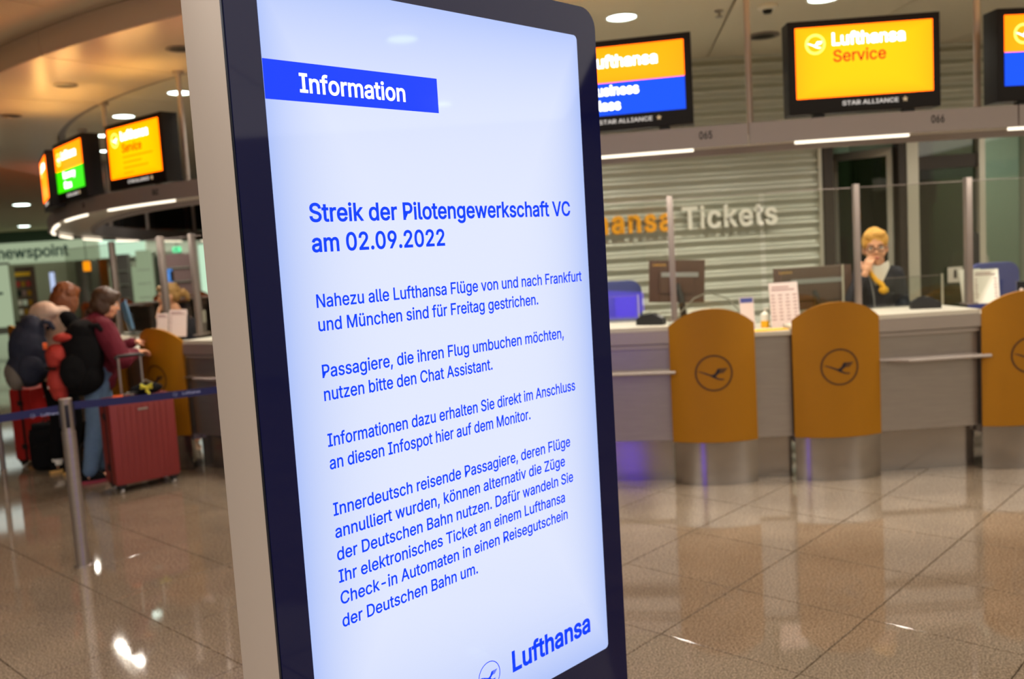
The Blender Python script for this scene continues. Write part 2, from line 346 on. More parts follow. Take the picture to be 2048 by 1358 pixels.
GLYPHS = r"""
,188|38 -119 68 71 137 71 84 -119
-453|337 244 337 188 114 188 114 244
.188|95 -4 78 -1 63 9 53 24 50 41 53 59 63 73 78 83 95 87 113 83 128 73 138 59 141 41 138 24 128 9 113 -1
0453|227 -7 191 -3 158 7 130 24 105 48 85 77 69 113 57 155 50 202 48 254 50 306 57 353 69 395 85 431 106 461 130 484 159 502 191 512 227 516 262 512 295 502 323 484 348 461 368 431 384 395 396 353 403 306 405 254 403 202 396 155 384 113 368 77 348 48 323 24 295 7 263 -3;227 50 250 52 271 60 290 74 306 92 320 116 330 144 338 176 342 213 344 254 342 295 338 332 330 365 320 393 306 416 290 435 271 449 250 457 227 460 203 457 182 449 163 435 147 416 134 393 123 365 115 332 111 295 109 254 111 213 115 176 123 144 134 116 147 92 163 74 182 60 203 52
1453|76 0 76 55 391 55 391 0;276 509 276 0 212 0 212 448 209 448 86 358 86 427 198 509
2453|64 0 64 47 234 229 282 282 311 327 320 371 317 397 308 419 293 436 273 449 224 460 205 458 188 454 172 447 153 433 139 413 132 398 128 381 127 362 66 362 68 391 75 418 86 442 102 464 121 482 143 496 168 507 196 513 225 516 254 513 281 507 306 497 328 482 346 465 361 445 372 423 379 398 381 372 371 318 336 259 267 180 153 60 153 57 389 57 389 0
3453|218 -7 188 -5 159 1 133 10 108 22 88 38 70 57 57 79 48 104 44 132 109 132 115 107 126 87 144 71 165 59 219 50 275 61 291 69 304 80 315 93 323 108 328 125 329 145 328 163 323 180 316 196 306 211 292 223 275 234 254 241 229 246 201 248 157 248 157 299 288 448 288 452 70 452 70 509 372 509 372 461 211 278 211 289 247 290 279 286 308 276 333 262 354 244 371 222 383 198 391 173 393 145 390 116 383 90 370 66 354 45 333 27 309 12 281 2 251 -5
4453|40 105 40 158 247 509 311 509 109 166 109 163 413 163 413 105;282 0 282 121 282 146 282 318 343 318 343 0
5453|221 -7 192 -5 165 1 140 11 118 25 99 41 83 60 71 82 63 105 60 130 122 130 127 108 138 89 173 60 221 50 241 51 259 56 276 64 291 75 304 89 314 104 322 122 326 141 328 162 326 183 321 203 314 221 303 237 290 251 275 262 257 270 238 275 218 277 167 268 128 246 67 253 96 509 366 509 366 452 151 452 134 301 136 301 178 325 229 334 252 332 274 328 294 321 313 311 330 299 345 285 358 269 370 251 379 231 386 210 390 187 391 163 388 132 381 102 369 76 352 52 332 32 309 15 282 3 253 -4
6453|226 -7 196 -4 168 3 142 15 119 31 100 51 84 74 73 101 66 130 64 162 65 187 71 212 80 239 137 340 252 509 322 509 151 261 145 261 165 288 196 307 235 314 265 312 291 305 316 295 337 280 355 262 370 240 380 215 387 187 389 157 387 127 379 98 368 73 352 50 333 30 310 14 284 3 257 -4;226 48 245 50 263 55 279 63 293 73 304 86 314 101 322 119 326 137 327 157 326 178 322 196 314 213 304 228 293 241 279 251 263 259 245 264 226 265 207 264 190 259 174 252 160 241 148 229 138 214 131 197 126 179 125 158 126 138 131 119 138 102 148 86 160 73 174 63 190 55 207 50
9453|226 516 256 513 285 506 310 494 333 478 352 458 368 434 380 408 387 378 389 347 387 322 382 296 373 270 315 168 200 0 130 0 301 248 307 248 287 221 257 202 218 195 188 197 161 203 137 214 116 229 98 247 83 269 72 294 66 321 64 352 66 382 73 411 85 436 101 459 120 479 143 494 168 506 196 513;226 460 207 459 190 454 174 446 160 435 148 423 138 407 131 390 127 372 125 352 127 331 131 313 138 295 148 280 160 268 174 257 190 250 207 245 226 243 245 245 263 249 279 257 293 267 305 280 314 295 322 312 326 330 327 350 326 371 322 390 314 407 305 422 293 435 279 446 263 454 245 459
A480|16 0 201 509 276 509 463 0 395 0 287 302 264 372 232 478 245 478 213 371 191 302 85 0;110 142 110 199 370 199 370 142
B456|60 0 60 509 241 509 274 507 304 501 329 491 350 477 367 461 381 442 390 421 396 398 398 374 397 353 393 336 387 320 356 286 315 267 315 262 331 260 347 254 363 245 378 234 391 220 402 203 411 184 416 161 418 136 416 111 410 88 400 67 386 48 368 31 344 18 317 8 284 2 247 0;125 57 245 57 281 60 309 67 330 80 344 96 353 115 355 137 352 161 342 184 333 197 320 209 306 218 289 225 269 229 248 231 125 231;125 285 238 285 288 296 308 309 323 326 333 348 336 372 333 393 326 412 313 429 294 442 270 449 240 452 125 452
C510|267 -7 225 -3 186 7 150 25 119 49 92 79 70 115 53 157 44 203 40 254 44 305 53 352 70 393 92 429 119 459 150 484 186 501 225 512 267 516 340 504 362 496 383 485 402 471 419 456 435 438 448 418 459 397 467 373 473 348 408 348 389 395 357 428 315 449 267 456 237 453 209 445 184 432 161 414 141 391 125 364 113 332 106 295 103 254 106 213 113 177 125 145 141 117 161 94 184 76 210 63 237 56 267 53 315 60 357 81 389 114 408 160 473 160 467 135 459 112 448 91 435 71 420 53 402 38 383 24 363 13 341 5 317 -2 293 -6
D502|219 0 96 0 96 57 215 57 254 60 288 68 318 81 343 99 363 122 379 149 390 181 397 216 399 255 397 294 390 329 379 361 364 388 344 410 320 428 291 441 258 449 221 452 93 452 93 509 225 509 273 505 315 495 353 478 385 455 412 426 433 391 449 351 458 306 462 255 458 205 449 159 433 119 411 83 384 54 351 31 312 14 268 3;125 509 125 0 60 0 60 509
E419|60 0 60 509 372 509 372 452 125 452 125 286 355 286 355 229 125 229 125 57 375 57 375 0
F410|60 0 60 509 369 509 369 452 125 452 125 278 346 278 346 221 125 221 125 0
I300|31 0 31 57 118 57 118 452 31 452 31 509 269 509 269 452 183 452 183 57 269 57 269 0
L393|60 0 60 509 125 509 125 57 361 57 361 0
M628|60 0 60 509 152 509 277 187 287 159 299 123 311 84 322 49 307 49 318 83 330 121 342 158 352 187 476 509 568 509 568 0 504 0 504 291 504 327 505 369 506 413 507 457 513 457 498 409 482 363 467 322 456 291 342 0 286 0 170 291 159 321 145 361 129 408 112 457 119 457 120 416 121 372 122 328 122 291 122 0
N523|60 0 60 509 136 509 343 183 363 151 388 107 414 55 405 54 401 108 399 157 399 195 399 509 463 509 463 0 387 0 202 290 177 331 148 381 108 452 119 454 122 384 124 328 125 291 125 0
P445|60 0 60 509 235 509 272 506 305 499 332 487 356 471 375 452 390 430 400 404 407 377 409 348 407 318 400 291 390 265 375 243 356 223 332 207 305 195 272 188 235 186 109 186 109 242 233 242 257 244 279 248 297 256 312 266 324 279 333 294 339 310 343 328 344 348 343 367 339 385 333 402 324 416 312 428 297 439 279 446 257 451 232 452 125 452 125 0
R449|60 0 60 509 236 509 273 506 305 500 333 489 356 473 376 455 390 433 401 408 407 381 409 352 407 323 401 296 390 271 376 250 356 232 333 217 305 206 273 200 236 198 96 198 96 255 234 255 258 256 280 260 298 267 319 281 334 300 340 316 344 333 345 352 344 371 340 389 334 405 325 419 313 430 298 440 279 446 258 451 233 452 125 452 125 0;353 0 230 229 303 229 428 0
S447|224 -9 188 -7 156 -1 128 9 102 23 81 40 64 60 51 83 42 109 38 137 104 137 108 118 114 102 123 88 136 76 150 66 166 59 224 49 246 50 267 54 286 60 303 69 317 79 329 92 338 106 344 122 346 139 342 161 332 179 296 205 245 222 184 239 145 253 112 269 86 289 67 313 56 341 52 372 54 400 62 425 75 448 92 468 113 484 138 498 165 508 195 514 227 516 259 514 289 508 316 498 340 484 360 468 377 449 390 427 398 403 401 378 337 378 332 402 320 421 302 437 280 449 254 456 225 459 204 457 185 454 167 448 145 435 129 418 118 398 115 376 119 352 131 334 169 308 212 293 264 279 312 264 359 238 395 198 402 180 407 161 408 139 406 112 399 87 386 64 370 43 349 25 323 11 294 0 261 -7
T449|32 452 32 509 417 509 417 452 257 452 257 0 193 0 193 452
V480|204 0 16 509 84 509 192 206 215 137 248 31 235 31 267 138 290 206 395 509 463 509 278 0
Z438|42 0 42 46 273 385 306 431 341 476 348 454 285 452 223 452 40 452 40 509 397 509 397 462 169 129 134 81 97 33 90 54 152 57 214 57 399 57 399 0
a389|160 -9 137 -7 115 -3 94 5 76 15 60 29 48 45 38 63 32 84 30 108 32 128 36 146 43 161 58 179 78 193 125 211 178 220 234 227 265 235 273 243 276 255 276 257 267 297 240 322 196 331 149 322 118 301 100 274 41 291 51 313 64 331 79 346 95 358 114 368 133 375 194 384 239 379 286 360 300 350 312 336 322 320 330 301 335 278 337 251 337 0 277 0 277 52 272 52 252 25 215 1;170 45 192 47 211 51 228 59 248 74 263 93 272 115 276 138 276 190 259 182 231 176 200 171 175 168 134 159 103 139 95 124 92 105 102 72 130 52
b424|229 -8 208 -7 189 -3 172 4 138 31 118 59 112 59 112 0 53 0 53 509 114 509 114 319 118 319 137 346 171 373 188 379 207 383 229 384 259 382 287 374 313 361 335 342 354 320 370 293 381 261 388 227 390 189 388 151 381 116 370 84 355 57 336 34 313 16 288 3 260 -6;220 47 242 49 262 55 279 66 294 80 306 97 316 117 323 139 327 163 328 189 327 215 323 239 316 261 307 281 295 298 280 311 262 322 243 328 220 330 198 328 178 322 161 312 147 299 134 282 125 263 118 241 114 216 113 189 114 162 118 138 125 115 135 95 147 78 162 65 179 55 198 49
c396|207 -8 174 -5 144 3 117 16 93 35 72 58 56 85 44 116 37 150 34 187 37 225 44 260 56 291 72 318 93 341 117 360 144 374 174 382 207 384 260 377 305 356 340 322 362 277 303 262 290 289 270 311 242 325 207 330 184 328 163 321 145 310 130 296 118 278 108 258 102 236 98 212 96 187 98 163 102 139 108 117 118 97 130 80 145 66 163 55 184 49 207 46 243 52 271 66 292 89 304 117 363 102 341 56 306 21 261 -1
d424|195 -8 165 -6 137 3 111 16 89 34 70 57 55 84 43 116 36 151 34 189 36 227 43 261 55 293 70 320 89 342 112 361 137 374 165 382 196 384 218 383 237 379 253 373 287 346 306 319 311 319 311 509 372 509 372 0 313 0 313 59 307 59 287 31 252 4 236 -3 217 -7;205 47 226 49 246 55 263 65 278 78 290 95 299 115 306 138 310 162 312 189 310 216 306 241 300 263 290 282 278 299 263 312 246 322 227 328 205 330 182 328 162 322 145 311 130 298 118 281 108 261 102 239 98 215 96 189 98 163 102 139 109 117 118 97 130 80 145 66 162 55 182 49
e404|212 -8 177 -5 145 3 117 16 92 35 72 58 56 85 44 116 37 150 34 187 36 224 44 258 55 290 71 317 91 340 115 359 142 373 172 382 205 384 266 374 285 366 303 355 319 341 334 324 347 305 357 282 365 256 370 227 371 194 371 169 75 169 75 221 338 221 310 202 308 226 304 248 298 269 288 286 277 301 263 314 246 323 227 328 205 330 183 328 164 323 146 313 131 301 119 286 109 270 102 251 97 231 96 211 96 178 98 151 102 127 110 106 121 88 135 73 151 61 169 53 190 48 212 46 254 53 285 73 306 105 365 91 358 72 348 55 335 39 320 26 302 14 283 4 261 -3 237 -7
f254|228 379 228 327 6 327 6 379;81 0 81 432 82 452 87 470 96 486 107 499 120 510 135 519 187 530 222 527 243 521 227 468 215 472 195 474 171 470 154 460 145 443 142 419 142 0
g425|207 -151 180 -149 156 -146 134 -140 82 -110 51 -69 101 -41 122 -66 154 -88 207 -97 236 -95 261 -87 282 -75 298 -58 308 -34 311 -6 311 68 306 68 287 41 252 16 236 10 217 6 195 5 165 7 138 14 113 27 90 43 71 65 55 90 43 120 36 154 34 191 36 229 43 263 55 293 71 320 90 342 112 361 138 374 166 382 196 384 218 383 237 379 253 373 288 346 308 319 313 319 313 379 372 379 372 -9 370 -40 363 -67 350 -90 334 -109 314 -124 291 -136 265 -144 237 -149;205 59 227 61 246 66 264 75 278 87 290 103 300 121 307 142 311 166 312 193 311 219 307 242 300 264 291 283 279 299 264 312 247 322 227 328 205 330 182 328 163 322 145 312 130 298 118 282 109 262 102 241 98 218 96 193 98 167 102 144 109 123 118 104 131 88 145 76 163 66 183 61
h410|114 227 114 0 53 0 53 509 114 509 114 287 102 287 116 319 132 344 152 362 175 374 200 382 227 384 252 383 275 377 295 369 313 356 328 340 341 321 350 298 355 271 357 240 357 0 296 0 296 235 293 263 286 286 273 304 256 318 235 326 210 329 192 328 176 324 161 317 141 303 126 283 119 266 115 248
i167|53 0 53 379 114 379 114 0;84 443 67 446 54 455 44 468 41 483 44 499 54 512 67 521 84 524 100 521 114 512 123 499 126 483 123 468 114 455 100 446
k381|110 137 110 212 121 212 284 379 360 379 184 199 177 199;53 0 53 509 114 509 114 0;294 0 148 186 191 229 372 0
l189|139 -2 112 0 91 8 74 20 62 37 55 59 53 84 53 509 114 509 114 99 120 62 130 54 146 52 160 53 170 54 181 3 162 -1
m610|53 0 53 379 112 379 112 295 108 295 114 314 122 331 132 346 172 376 219 386 245 383 268 375 287 361 303 342 314 320 321 295 312 295 318 312 326 329 337 343 381 375 437 386 458 385 478 380 497 372 514 361 529 346 541 328 550 307 555 283 557 255 557 0 496 0 496 254 493 279 485 298 473 313 456 323 438 329 419 330 395 328 374 320 345 290 335 247 335 0 274 0 274 260 272 280 265 297 253 311 238 322 220 328 199 330 158 320 140 307 126 289 119 274 115 257 114 238 114 0
n410|114 227 114 0 53 0 53 379 112 379 112 287 102 287 116 319 132 344 152 362 175 374 200 382 227 384 252 383 275 377 295 369 313 356 328 340 341 321 350 298 355 271 357 240 357 0 296 0 296 235 293 263 286 286 273 304 256 318 235 326 210 329 192 328 176 324 161 317 141 303 126 283 119 266 115 248
o415|207 -8 174 -5 144 3 117 16 93 35 72 58 56 85 44 116 37 150 34 187 37 225 44 260 56 291 72 318 93 341 117 360 144 374 174 382 207 384 241 382 271 374 299 360 323 341 343 318 359 291 371 260 379 225 381 187 379 150 371 116 359 85 343 58 323 35 299 16 271 3 241 -5;207 46 231 49 252 55 270 66 285 80 298 97 307 117 314 139 318 163 319 187 318 212 314 236 307 258 298 278 285 296 270 310 252 321 231 328 207 330 184 328 163 321 145 310 130 296 118 278 108 258 102 236 98 212 96 187 98 163 102 139 108 117 118 97 130 80 145 66 163 55 184 49
p424|53 -143 53 379 112 379 112 319 118 319 137 346 171 373 188 379 207 383 229 384 259 382 287 374 313 361 335 342 354 320 370 293 381 261 388 227 390 189 388 151 381 116 370 84 355 57 336 34 313 16 288 3 260 -6 229 -8 208 -7 189 -3 173 4 138 31 118 59 114 59 114 -143;220 47 242 49 262 55 279 66 294 80 306 97 316 117 323 139 327 163 328 189 327 215 323 239 316 261 307 281 295 298 280 311 262 322 243 328 220 330 198 328 178 322 161 312 147 299 134 282 125 263 118 241 114 216 113 189 114 162 118 138 125 115 135 95 147 78 162 65 179 55 198 49
r259|53 0 53 379 112 379 112 321 115 321 124 339 137 354 152 367 171 377 191 383 213 385 229 384 243 384 243 322 230 324 207 326 182 323 159 315 140 301 126 284 117 262 114 237 114 0
s365|182 -8 157 -7 133 -3 112 3 93 12 76 24 62 38 50 54 41 73 36 94 94 107 101 87 111 72 124 60 141 52 160 47 181 45 206 47 227 53 244 62 262 81 268 103 265 121 254 136 237 147 212 155 149 170 118 180 92 192 72 208 58 227 50 249 47 274 49 295 55 314 65 332 79 347 95 360 115 370 137 378 161 383 187 384 212 383 234 379 254 372 271 363 286 352 299 339 324 290 268 277 258 298 243 316 228 325 210 331 187 333 166 331 147 326 131 317 114 299 109 277 112 258 124 243 172 223 229 209 261 200 287 187 306 171 320 153 328 131 331 107 329 85 323 65 312 47 298 31 281 18 260 6 236 -2 210 -7
t227|204 379 204 327 6 327 6 379;65 471 126 471 126 98 128 76 136 61 150 53 170 50 185 51 202 54 213 2 192 -3 168 -4 138 -1 113 7 92 21 77 41 68 64 65 93
u410|182 -5 158 -3 135 2 115 11 97 23 82 39 69 59 60 82 54 109 53 139 53 379 114 379 114 144 116 117 124 94 137 75 154 61 175 53 200 50 218 51 234 55 249 62 268 77 283 97 290 113 295 132 296 153 296 379 357 379 357 0 298 0 298 92 307 92 294 60 277 35 257 17 234 5 209 -3
v389|163 0 17 379 84 379 165 155 187 87 206 21 184 21 203 87 224 155 305 379 371 379 226 0
w567|138 0 23 379 87 379 133 214 154 137 175 41 165 41 186 135 206 214 252 379 316 379 362 214 382 136 402 41 391 41 413 135 434 214 480 379 545 379 429 0 368 0 319 172 305 225 291 280 277 338 291 338 277 280 263 225 248 172 199 0
y389|47 -139 61 -86 71 -87 104 -89 130 -74 151 -36 163 -1 17 379 84 379 165 155 187 87 206 21 184 21 202 87 224 155 305 379 371 379 204 -58 177 -107 139 -136 91 -145 65 -143
z380|42 0 42 46 254 320 254 323 48 323 48 379 333 379 333 331 126 60 126 56 339 56 339 0
ö415|207 -8 174 -5 144 3 117 16 93 35 72 58 56 85 44 116 37 150 34 187 37 225 44 260 56 291 72 318 93 341 117 360 144 374 174 382 207 384 241 382 271 374 299 360 323 341 343 318 359 291 371 260 379 225 381 187 379 150 371 116 359 85 343 58 323 35 299 16 271 3 241 -5;207 46 231 49 252 55 270 66 285 80 298 97 307 117 314 139 318 163 319 187 318 212 314 236 307 258 298 278 285 296 270 310 252 321 231 328 207 330 184 328 163 321 145 310 130 296 118 278 108 258 102 236 98 212 96 187 98 163 102 139 108 117 118 97 130 80 145 66 163 55 184 49;279 443 264 446 251 455 242 468 239 483 242 499 251 512 264 520 279 523 295 520 308 512 317 499 320 483 317 468 308 455 295 446;136 443 120 446 107 455 98 468 95 483 98 499 107 512 120 520 136 523 151 520 164 512 173 499 176 483 173 468 164 455 151 446
ü410|182 -5 158 -3 135 2 115 11 97 23 82 39 69 59 60 82 54 109 53 139 53 379 114 379 114 144 116 117 124 94 137 75 154 61 175 53 200 50 218 51 234 55 249 62 268 77 283 97 290 113 295 132 296 153 296 379 357 379 357 0 298 0 298 92 307 92 294 60 277 35 257 17 234 5 209 -3;277 443 261 446 248 455 239 468 236 483 239 499 248 512 261 520 277 523 292 520 305 512 314 499 317 483 314 468 305 455 292 446;133 443 118 446 104 455 96 468 93 483 96 499 104 512 118 520 133 523 149 520 162 512 170 499 173 483 170 468 162 455 149 446
 188|
"""
# ------------------------------------------------------------------ lettering (own outlines, 50 glyphs)
GL = {}
for line in GLYPHS.strip('\n').split('\n'):
    ch = line[0]; a, _, rest = line[1:].partition('|')
    ps = []
    for p in rest.split(';'):
        q = [int(t) for t in p.split()]
        if q: ps.append([(q[i]/509, q[i+1]/509) for i in range(0, len(q), 2)])
    GL[ch] = (float(a)/509, ps)
def layout(s, track=0): 
    x = 0; out = []
    for ch in s:
        a, ps = GL[ch]; out.append((x, ps)); x += a+track
    return out, x-track
def inside(pt, poly):
    c = False; x, y = pt; n = len(poly)
    for i in range(n):
        x1, y1 = poly[i]; x2, y2 = poly[i-1]
        if (y1 > y) != (y2 > y) and x < (x2-x1)*(y-y1)/(y2-y1)+x1: c = not c
    return c
def text_mesh(s, cap, width=None, bold=0, depth=.0, track=0):
    """lettering as one mesh: x right, y up (baseline 0), z = thickness; cap = capital height; bold = extra stroke half width / cap"""
    lo, wd = layout(s, track); xs = [p[0]+x for x, ps in lo for pl in ps for p in pl]; x0, x1 = min(xs)-bold, max(xs)+bold
    ax = (width/(x1-x0))/cap if width else 1.0; hz = max(depth/2/cap, .0005); mb = MB()
    for x, ps in lo:
        if not ps: continue
        qs = [[(p[0]+x-x0, p[1]) for p in pl] for pl in ps]
        ar = [sum(q[i-1][0]*q[i][1]-q[i][0]*q[i-1][1] for i in range(len(q)))/2 for q in qs]
        sg = 1 if max(ar, key=abs) > 0 else -1
        outer = [i for i in range(len(qs)) if ar[i]*sg > 0]; holes = {i: [] for i in outer}
        for i in range(len(qs)):
            if ar[i]*sg < 0:
                for o_ in outer:
                    if inside(qs[i][0], qs[o_]): holes[o_].append(i); break
        for o_ in outer:
            loops = [qs[o_]]+[qs[i] for i in holes[o_]]; pts = [p for l in loops for p in l]; n = len(pts)
            tris = tessellate_polygon([[Vector((p[0], p[1], 0)) for p in l] for l in loops])
            mb.add([(p[0], p[1], hz) for p in pts], [tuple(f) for f in tris])
            if depth > .004: mb.add([(p[0], p[1], -hz) for p in pts], [tuple(f) for f in tris])
            for l in loops:
                k = len(l); q = [Vector(v) for v in l]
                if depth > .004 and not bold: mb.add([(v.x, v.y, hz) for v in q]+[(v.x, v.y, -hz) for v in q], [(i, (i+1) % k, (i+1) % k+k, i+k) for i in range(k)])
                if bold:
                    vs = []; fs = []
                    for i in range(k):
                        a = (q[i]-q[i-1]).normalized(); c = (q[(i+1) % k]-q[i]).normalized(); na = Vector((-a.y, a.x)); nc = Vector((-c.y, c.x)); m = na+nc
                        m = m.normalized()*min(1.5, 1/max(.2, m.normalized().dot(na))) if m.length > 1e-4 else na
                        for g in (1, -1): v = q[i]+m*bold*g; vs += [(v.x, v.y, hz*1.02), (v.x, v.y, -hz)]
                    for i in range(k):
                        a, b = 4*i, 4*((i+1) % k); fs += [(a, b, b+2, a+2), (a+1, a+3, b+3, b+1), (a, a+1, b+1, b), (a+2, b+2, b+3, a+3)]
                    mb.add(vs, fs)
    mb.v = [(v[0]*cap*ax, v[1]*cap, v[2]*cap) for v in mb.v]; return mb
def frame(o, x, u):
    x = Vector(x).normalized(); u = Vector(u).normalized(); n = x.cross(u)
    m = Matrix((x, u, n)).transposed().to_4x4(); m.translation = o; return m
def put(mb, m):
    mb.v = [tuple(m @ Vector(v)) for v in mb.v]; return mb
def label_text(name, s, cap, m, mt, parent, width=None, bold=0, depth=.001, world=False, label=None, track=0):
    return put(text_mesh(s, cap, width, bold, depth, track), m).build(name, mt, parent, world=world, smooth=0, label=label, fixn=False)
def ring_poly(r0, r1, n=40):
    return [(r1*math.cos(2*PI*i/n), r1*math.sin(2*PI*i/n)) for i in range(n)], [(r0*math.cos(2*PI*i/n), r0*math.sin(2*PI*i/n)) for i in range(n)]
def crane(m, sc, t=.001, ring=(.9, 1.0)):
    """emblem: circle with a flying crane, plane x/y, returns (circle mesh, bird mesh)"""
    a, b = ring_poly(ring[0]*sc, ring[1]*sc); n = len(a); c = MB()
    vs = [(x, y, 0) for x, y in a]+[(x, y, 0) for x, y in b]+[(x, y, t) for x, y in a]+[(x, y, t) for x, y in b]
    fs = []
    for i in range(n):
        j = (i+1) % n; fs += [(2*n+i, 2*n+j, 3*n+j, 3*n+i), (i, j, 2*n+j, 2*n+i), (n+j, n+i, 3*n+i, 3*n+j)]
    c.add(vs, fs, m)
    d = MB()
    def poly(p):
        k = len(p); d.add([(x*sc, y*sc, 0) for x, y in p]+[(x*sc, y*sc, t) for x, y in p], [tuple(range(k, 2*k)), tuple(reversed(range(k)))]+[(i, (i+1) % k, (i+1) % k+k, i+k) for i in range(k)], m)
    poly([(-.86, .12), (-.68, .10), (-.45, .03), (-.2, -.07), (-.2, -.16), (-.45, -.05), (-.68, .04)])
    poly([(-.2, -.07), (-.09, -.10), (.11, -.16), (.10, -.22), (-.02, -.27), (-.2, -.16)])
    poly([(-.02, -.27), (.10, -.22), (.30, -.32), (.54, -.33), (.50, -.40), (.26, -.39)])
    poly([(-.09, -.10), (.06, -.01), (.2, .23), (.32, .24), (.27, -.03), (.11, -.16)])
    for i in range(5):
        y = .24-.056*i; x0 = .30-.008*i; x1 = .75-.05*i
        poly([(x0, y-.040), (x1-.05, y-.034), (x1, y), (x0, y)])
    return c, d

# ================================================================== SETTING
def gR(a):
    """the canopy ring tightens a little on its left flank"""
    a = a % 360 - 360
    t = max(0, min(1, (-a-126)/26)); return -.36*t*t*(3-2*t)
# floor: polished granite tiles laid diagonally
fl = struct(MB().box((-8, 14, -.03), (56, 56, .04)).build('floor', 'grout', smooth=0))
ta = D(46.8); TS = .633
e1 = Vector((math.cos(ta), math.sin(ta), 0)); e2 = Vector((-math.sin(ta), math.cos(ta), 0))
n1 = e2; offA = 2.815; offB = 1.88
cells = []
for i in range(-46, 46):
    for j in range(-46, 46):
        # joints: n1.p = offA + i*TS ; e1.p = offB + j*TS
        c = e1*(offB+(j+.5)*TS) + e2*(offA+(i+.5)*TS)
        if -30 < c.x < 16 and -10 < c.y < 38:
            d = c.y; ang = abs(c.x/max(d, .01)) if d > .8 else 99
            cells.append((0 if (d > 2.2 and ang < .72) else 1, math.hypot(c.x, c.y), c))
cells.sort(key=lambda t: (t[0], t[1]))
tv = MB().box((0, 0, -.006), (TS-.006, TS-.006, .012), rz=ta)
bmt = bmesh.new(); 
t0 = tv.build('tile', 'granite', fl, smooth=0, bevel=.0015)
t0.location = cells[0][2]
for k, (a, b, c) in enumerate(cells[1:300]):
    o = bpy.data.objects.new('tile', t0.data); COL.objects.link(o); o.parent = fl; o.location = (c.x, c.y, 0)
rest = MB()
for a, b, c in cells[300:]: rest.box((c.x, c.y, -.006), (TS-.006, TS-.006, .012), rz=ta)
rest.build('tile_field', 'granite', fl, smooth=0, kind='stuff')

# ceilings
ce = struct(MB().box((-8, 14, 3.66), (56, 56, .08)).build('ceiling', 'ceiling', smooth=0))
# outer ceiling panels (thin plates with open joints, radial)
for i in range(-60, 15):
    a0 = -127.1+i*3.6
    if -140 < a0 < -80:
        MB().sector(CR, [(11.0, 3.60), (14.0, 3.60), (14.0, 3.618), (11.0, 3.618)], a0+.03, a0+3.57).build('ceiling_panel', 'ceiling', ce, smooth=0)
so = sroot('trim_1')           # lowered soffit over the counter, with its fascia
a = -66.5
SOJ = [-127.25+10.15*k for k in range(-24, 12)]
for a0 in SOJ:
    a1 = a0+10.15; am = (a0+a1)/2
    MB().sector(CR, [(9.42, 3.42), (10.66, 3.42), (10.66, 3.44), (9.42, 3.44)], a0+.04, a1-.04, 1).build('soffit_panel', 'soffit', so, smooth=20)
    MB().sector(CR, [(10.64, 3.425), (10.67, 3.425), (10.67, 3.615), (10.64, 3.615)], a0+.03, a1-.03, 1).build('fascia_panel', 'soffit', so, smooth=20)
MB().sector(CR, [(9.34, 3.44), (9.40, 3.44), (9.40, 3.60), (9.34, 3.60)], 0, 359.9, 2).build('shadow_edge', 'rod', so)
ic = sroot('trim_2')           # ceiling inside the ring
for a0 in [-87+9.95*k for k in range(-18, 18)]:
    for R0, R1 in ((6.5, 9.33), (3.0, 6.47)):
        MB().sector(CR, [(R0, 3.455), (R1, 3.455), (R1, 3.475), (R0, 3.475)], a0+.06, a0+9.95-.06, 2).build('ceiling_panel', 'inner_ceiling', ic, smooth=0)
MB().lathe([(3.0, 0), (3.0, .02)], (CR.x, CR.y, 3.455), 40).build('ceiling_panel', 'inner_ceiling', ic)

# walls
struct(MB().box((-8, 37.6, 1.8), (56, .3, 3.7)).build('wall_back', 'wall_paint', smooth=0))
struct(MB().box((-8, -9.6, 1.8), (50, .2, 3.7)).build('wall_front', 'wall_paint', smooth=0))
struct(MB().box((11.6, 14, 1.8), (.2, 48, 3.7)).build('wall_right', 'wall_paint', smooth=0))
struct(MB().box((-31.5, 14, 1.8), (.2, 48, 3.7)).build('wall_left', 'wall_paint', smooth=0))
# corrugated office wall
WY = 9.2
def corr(x0, x1, z0, z1, per=.1215, amp=.022, ph=1.542, n=10):
    vs = []; fs = []; k = int((z1-z0)/per*n)
    for i in range(k+1):
        z = z0+(z1-z0)*i/k; y = WY-amp*math.cos(2*PI*(z-ph)/per); vs += [(x0, y, z), (x1, y, z)]
    for i in range(k): fs.append((2*i, 2*i+1, 2*i+3, 2*i+2))
    m = MB(); m.add(vs, fs); return m
cw = sroot('wall_office')
x = -1.5
while x < 3.1:
    corr(x, min(x+1.55, 3.15), 0, 3.455).build('corrugated_sheet', 'corrugated', cw, smooth=60, fixn=False); x += 1.55
x = 3.15
while x < 7.4:
    corr(x, x+1.556, 2.62, 3.455).build('corrugated_sheet', 'corrugated', cw, smooth=60, fixn=False); x += 1.556
MB().box((.8, WY+.09, 1.73), (4.7, .06, 3.45)).box((5.4, WY+.09, 3.04), (4.5, .06, .83)).build('backing', 'dark_wall', cw, smooth=0)
MB().box((3.155, WY-.005, 1.72), (.03, .09, 3.44)).build('corner_strip', 'alu', cw, smooth=0)
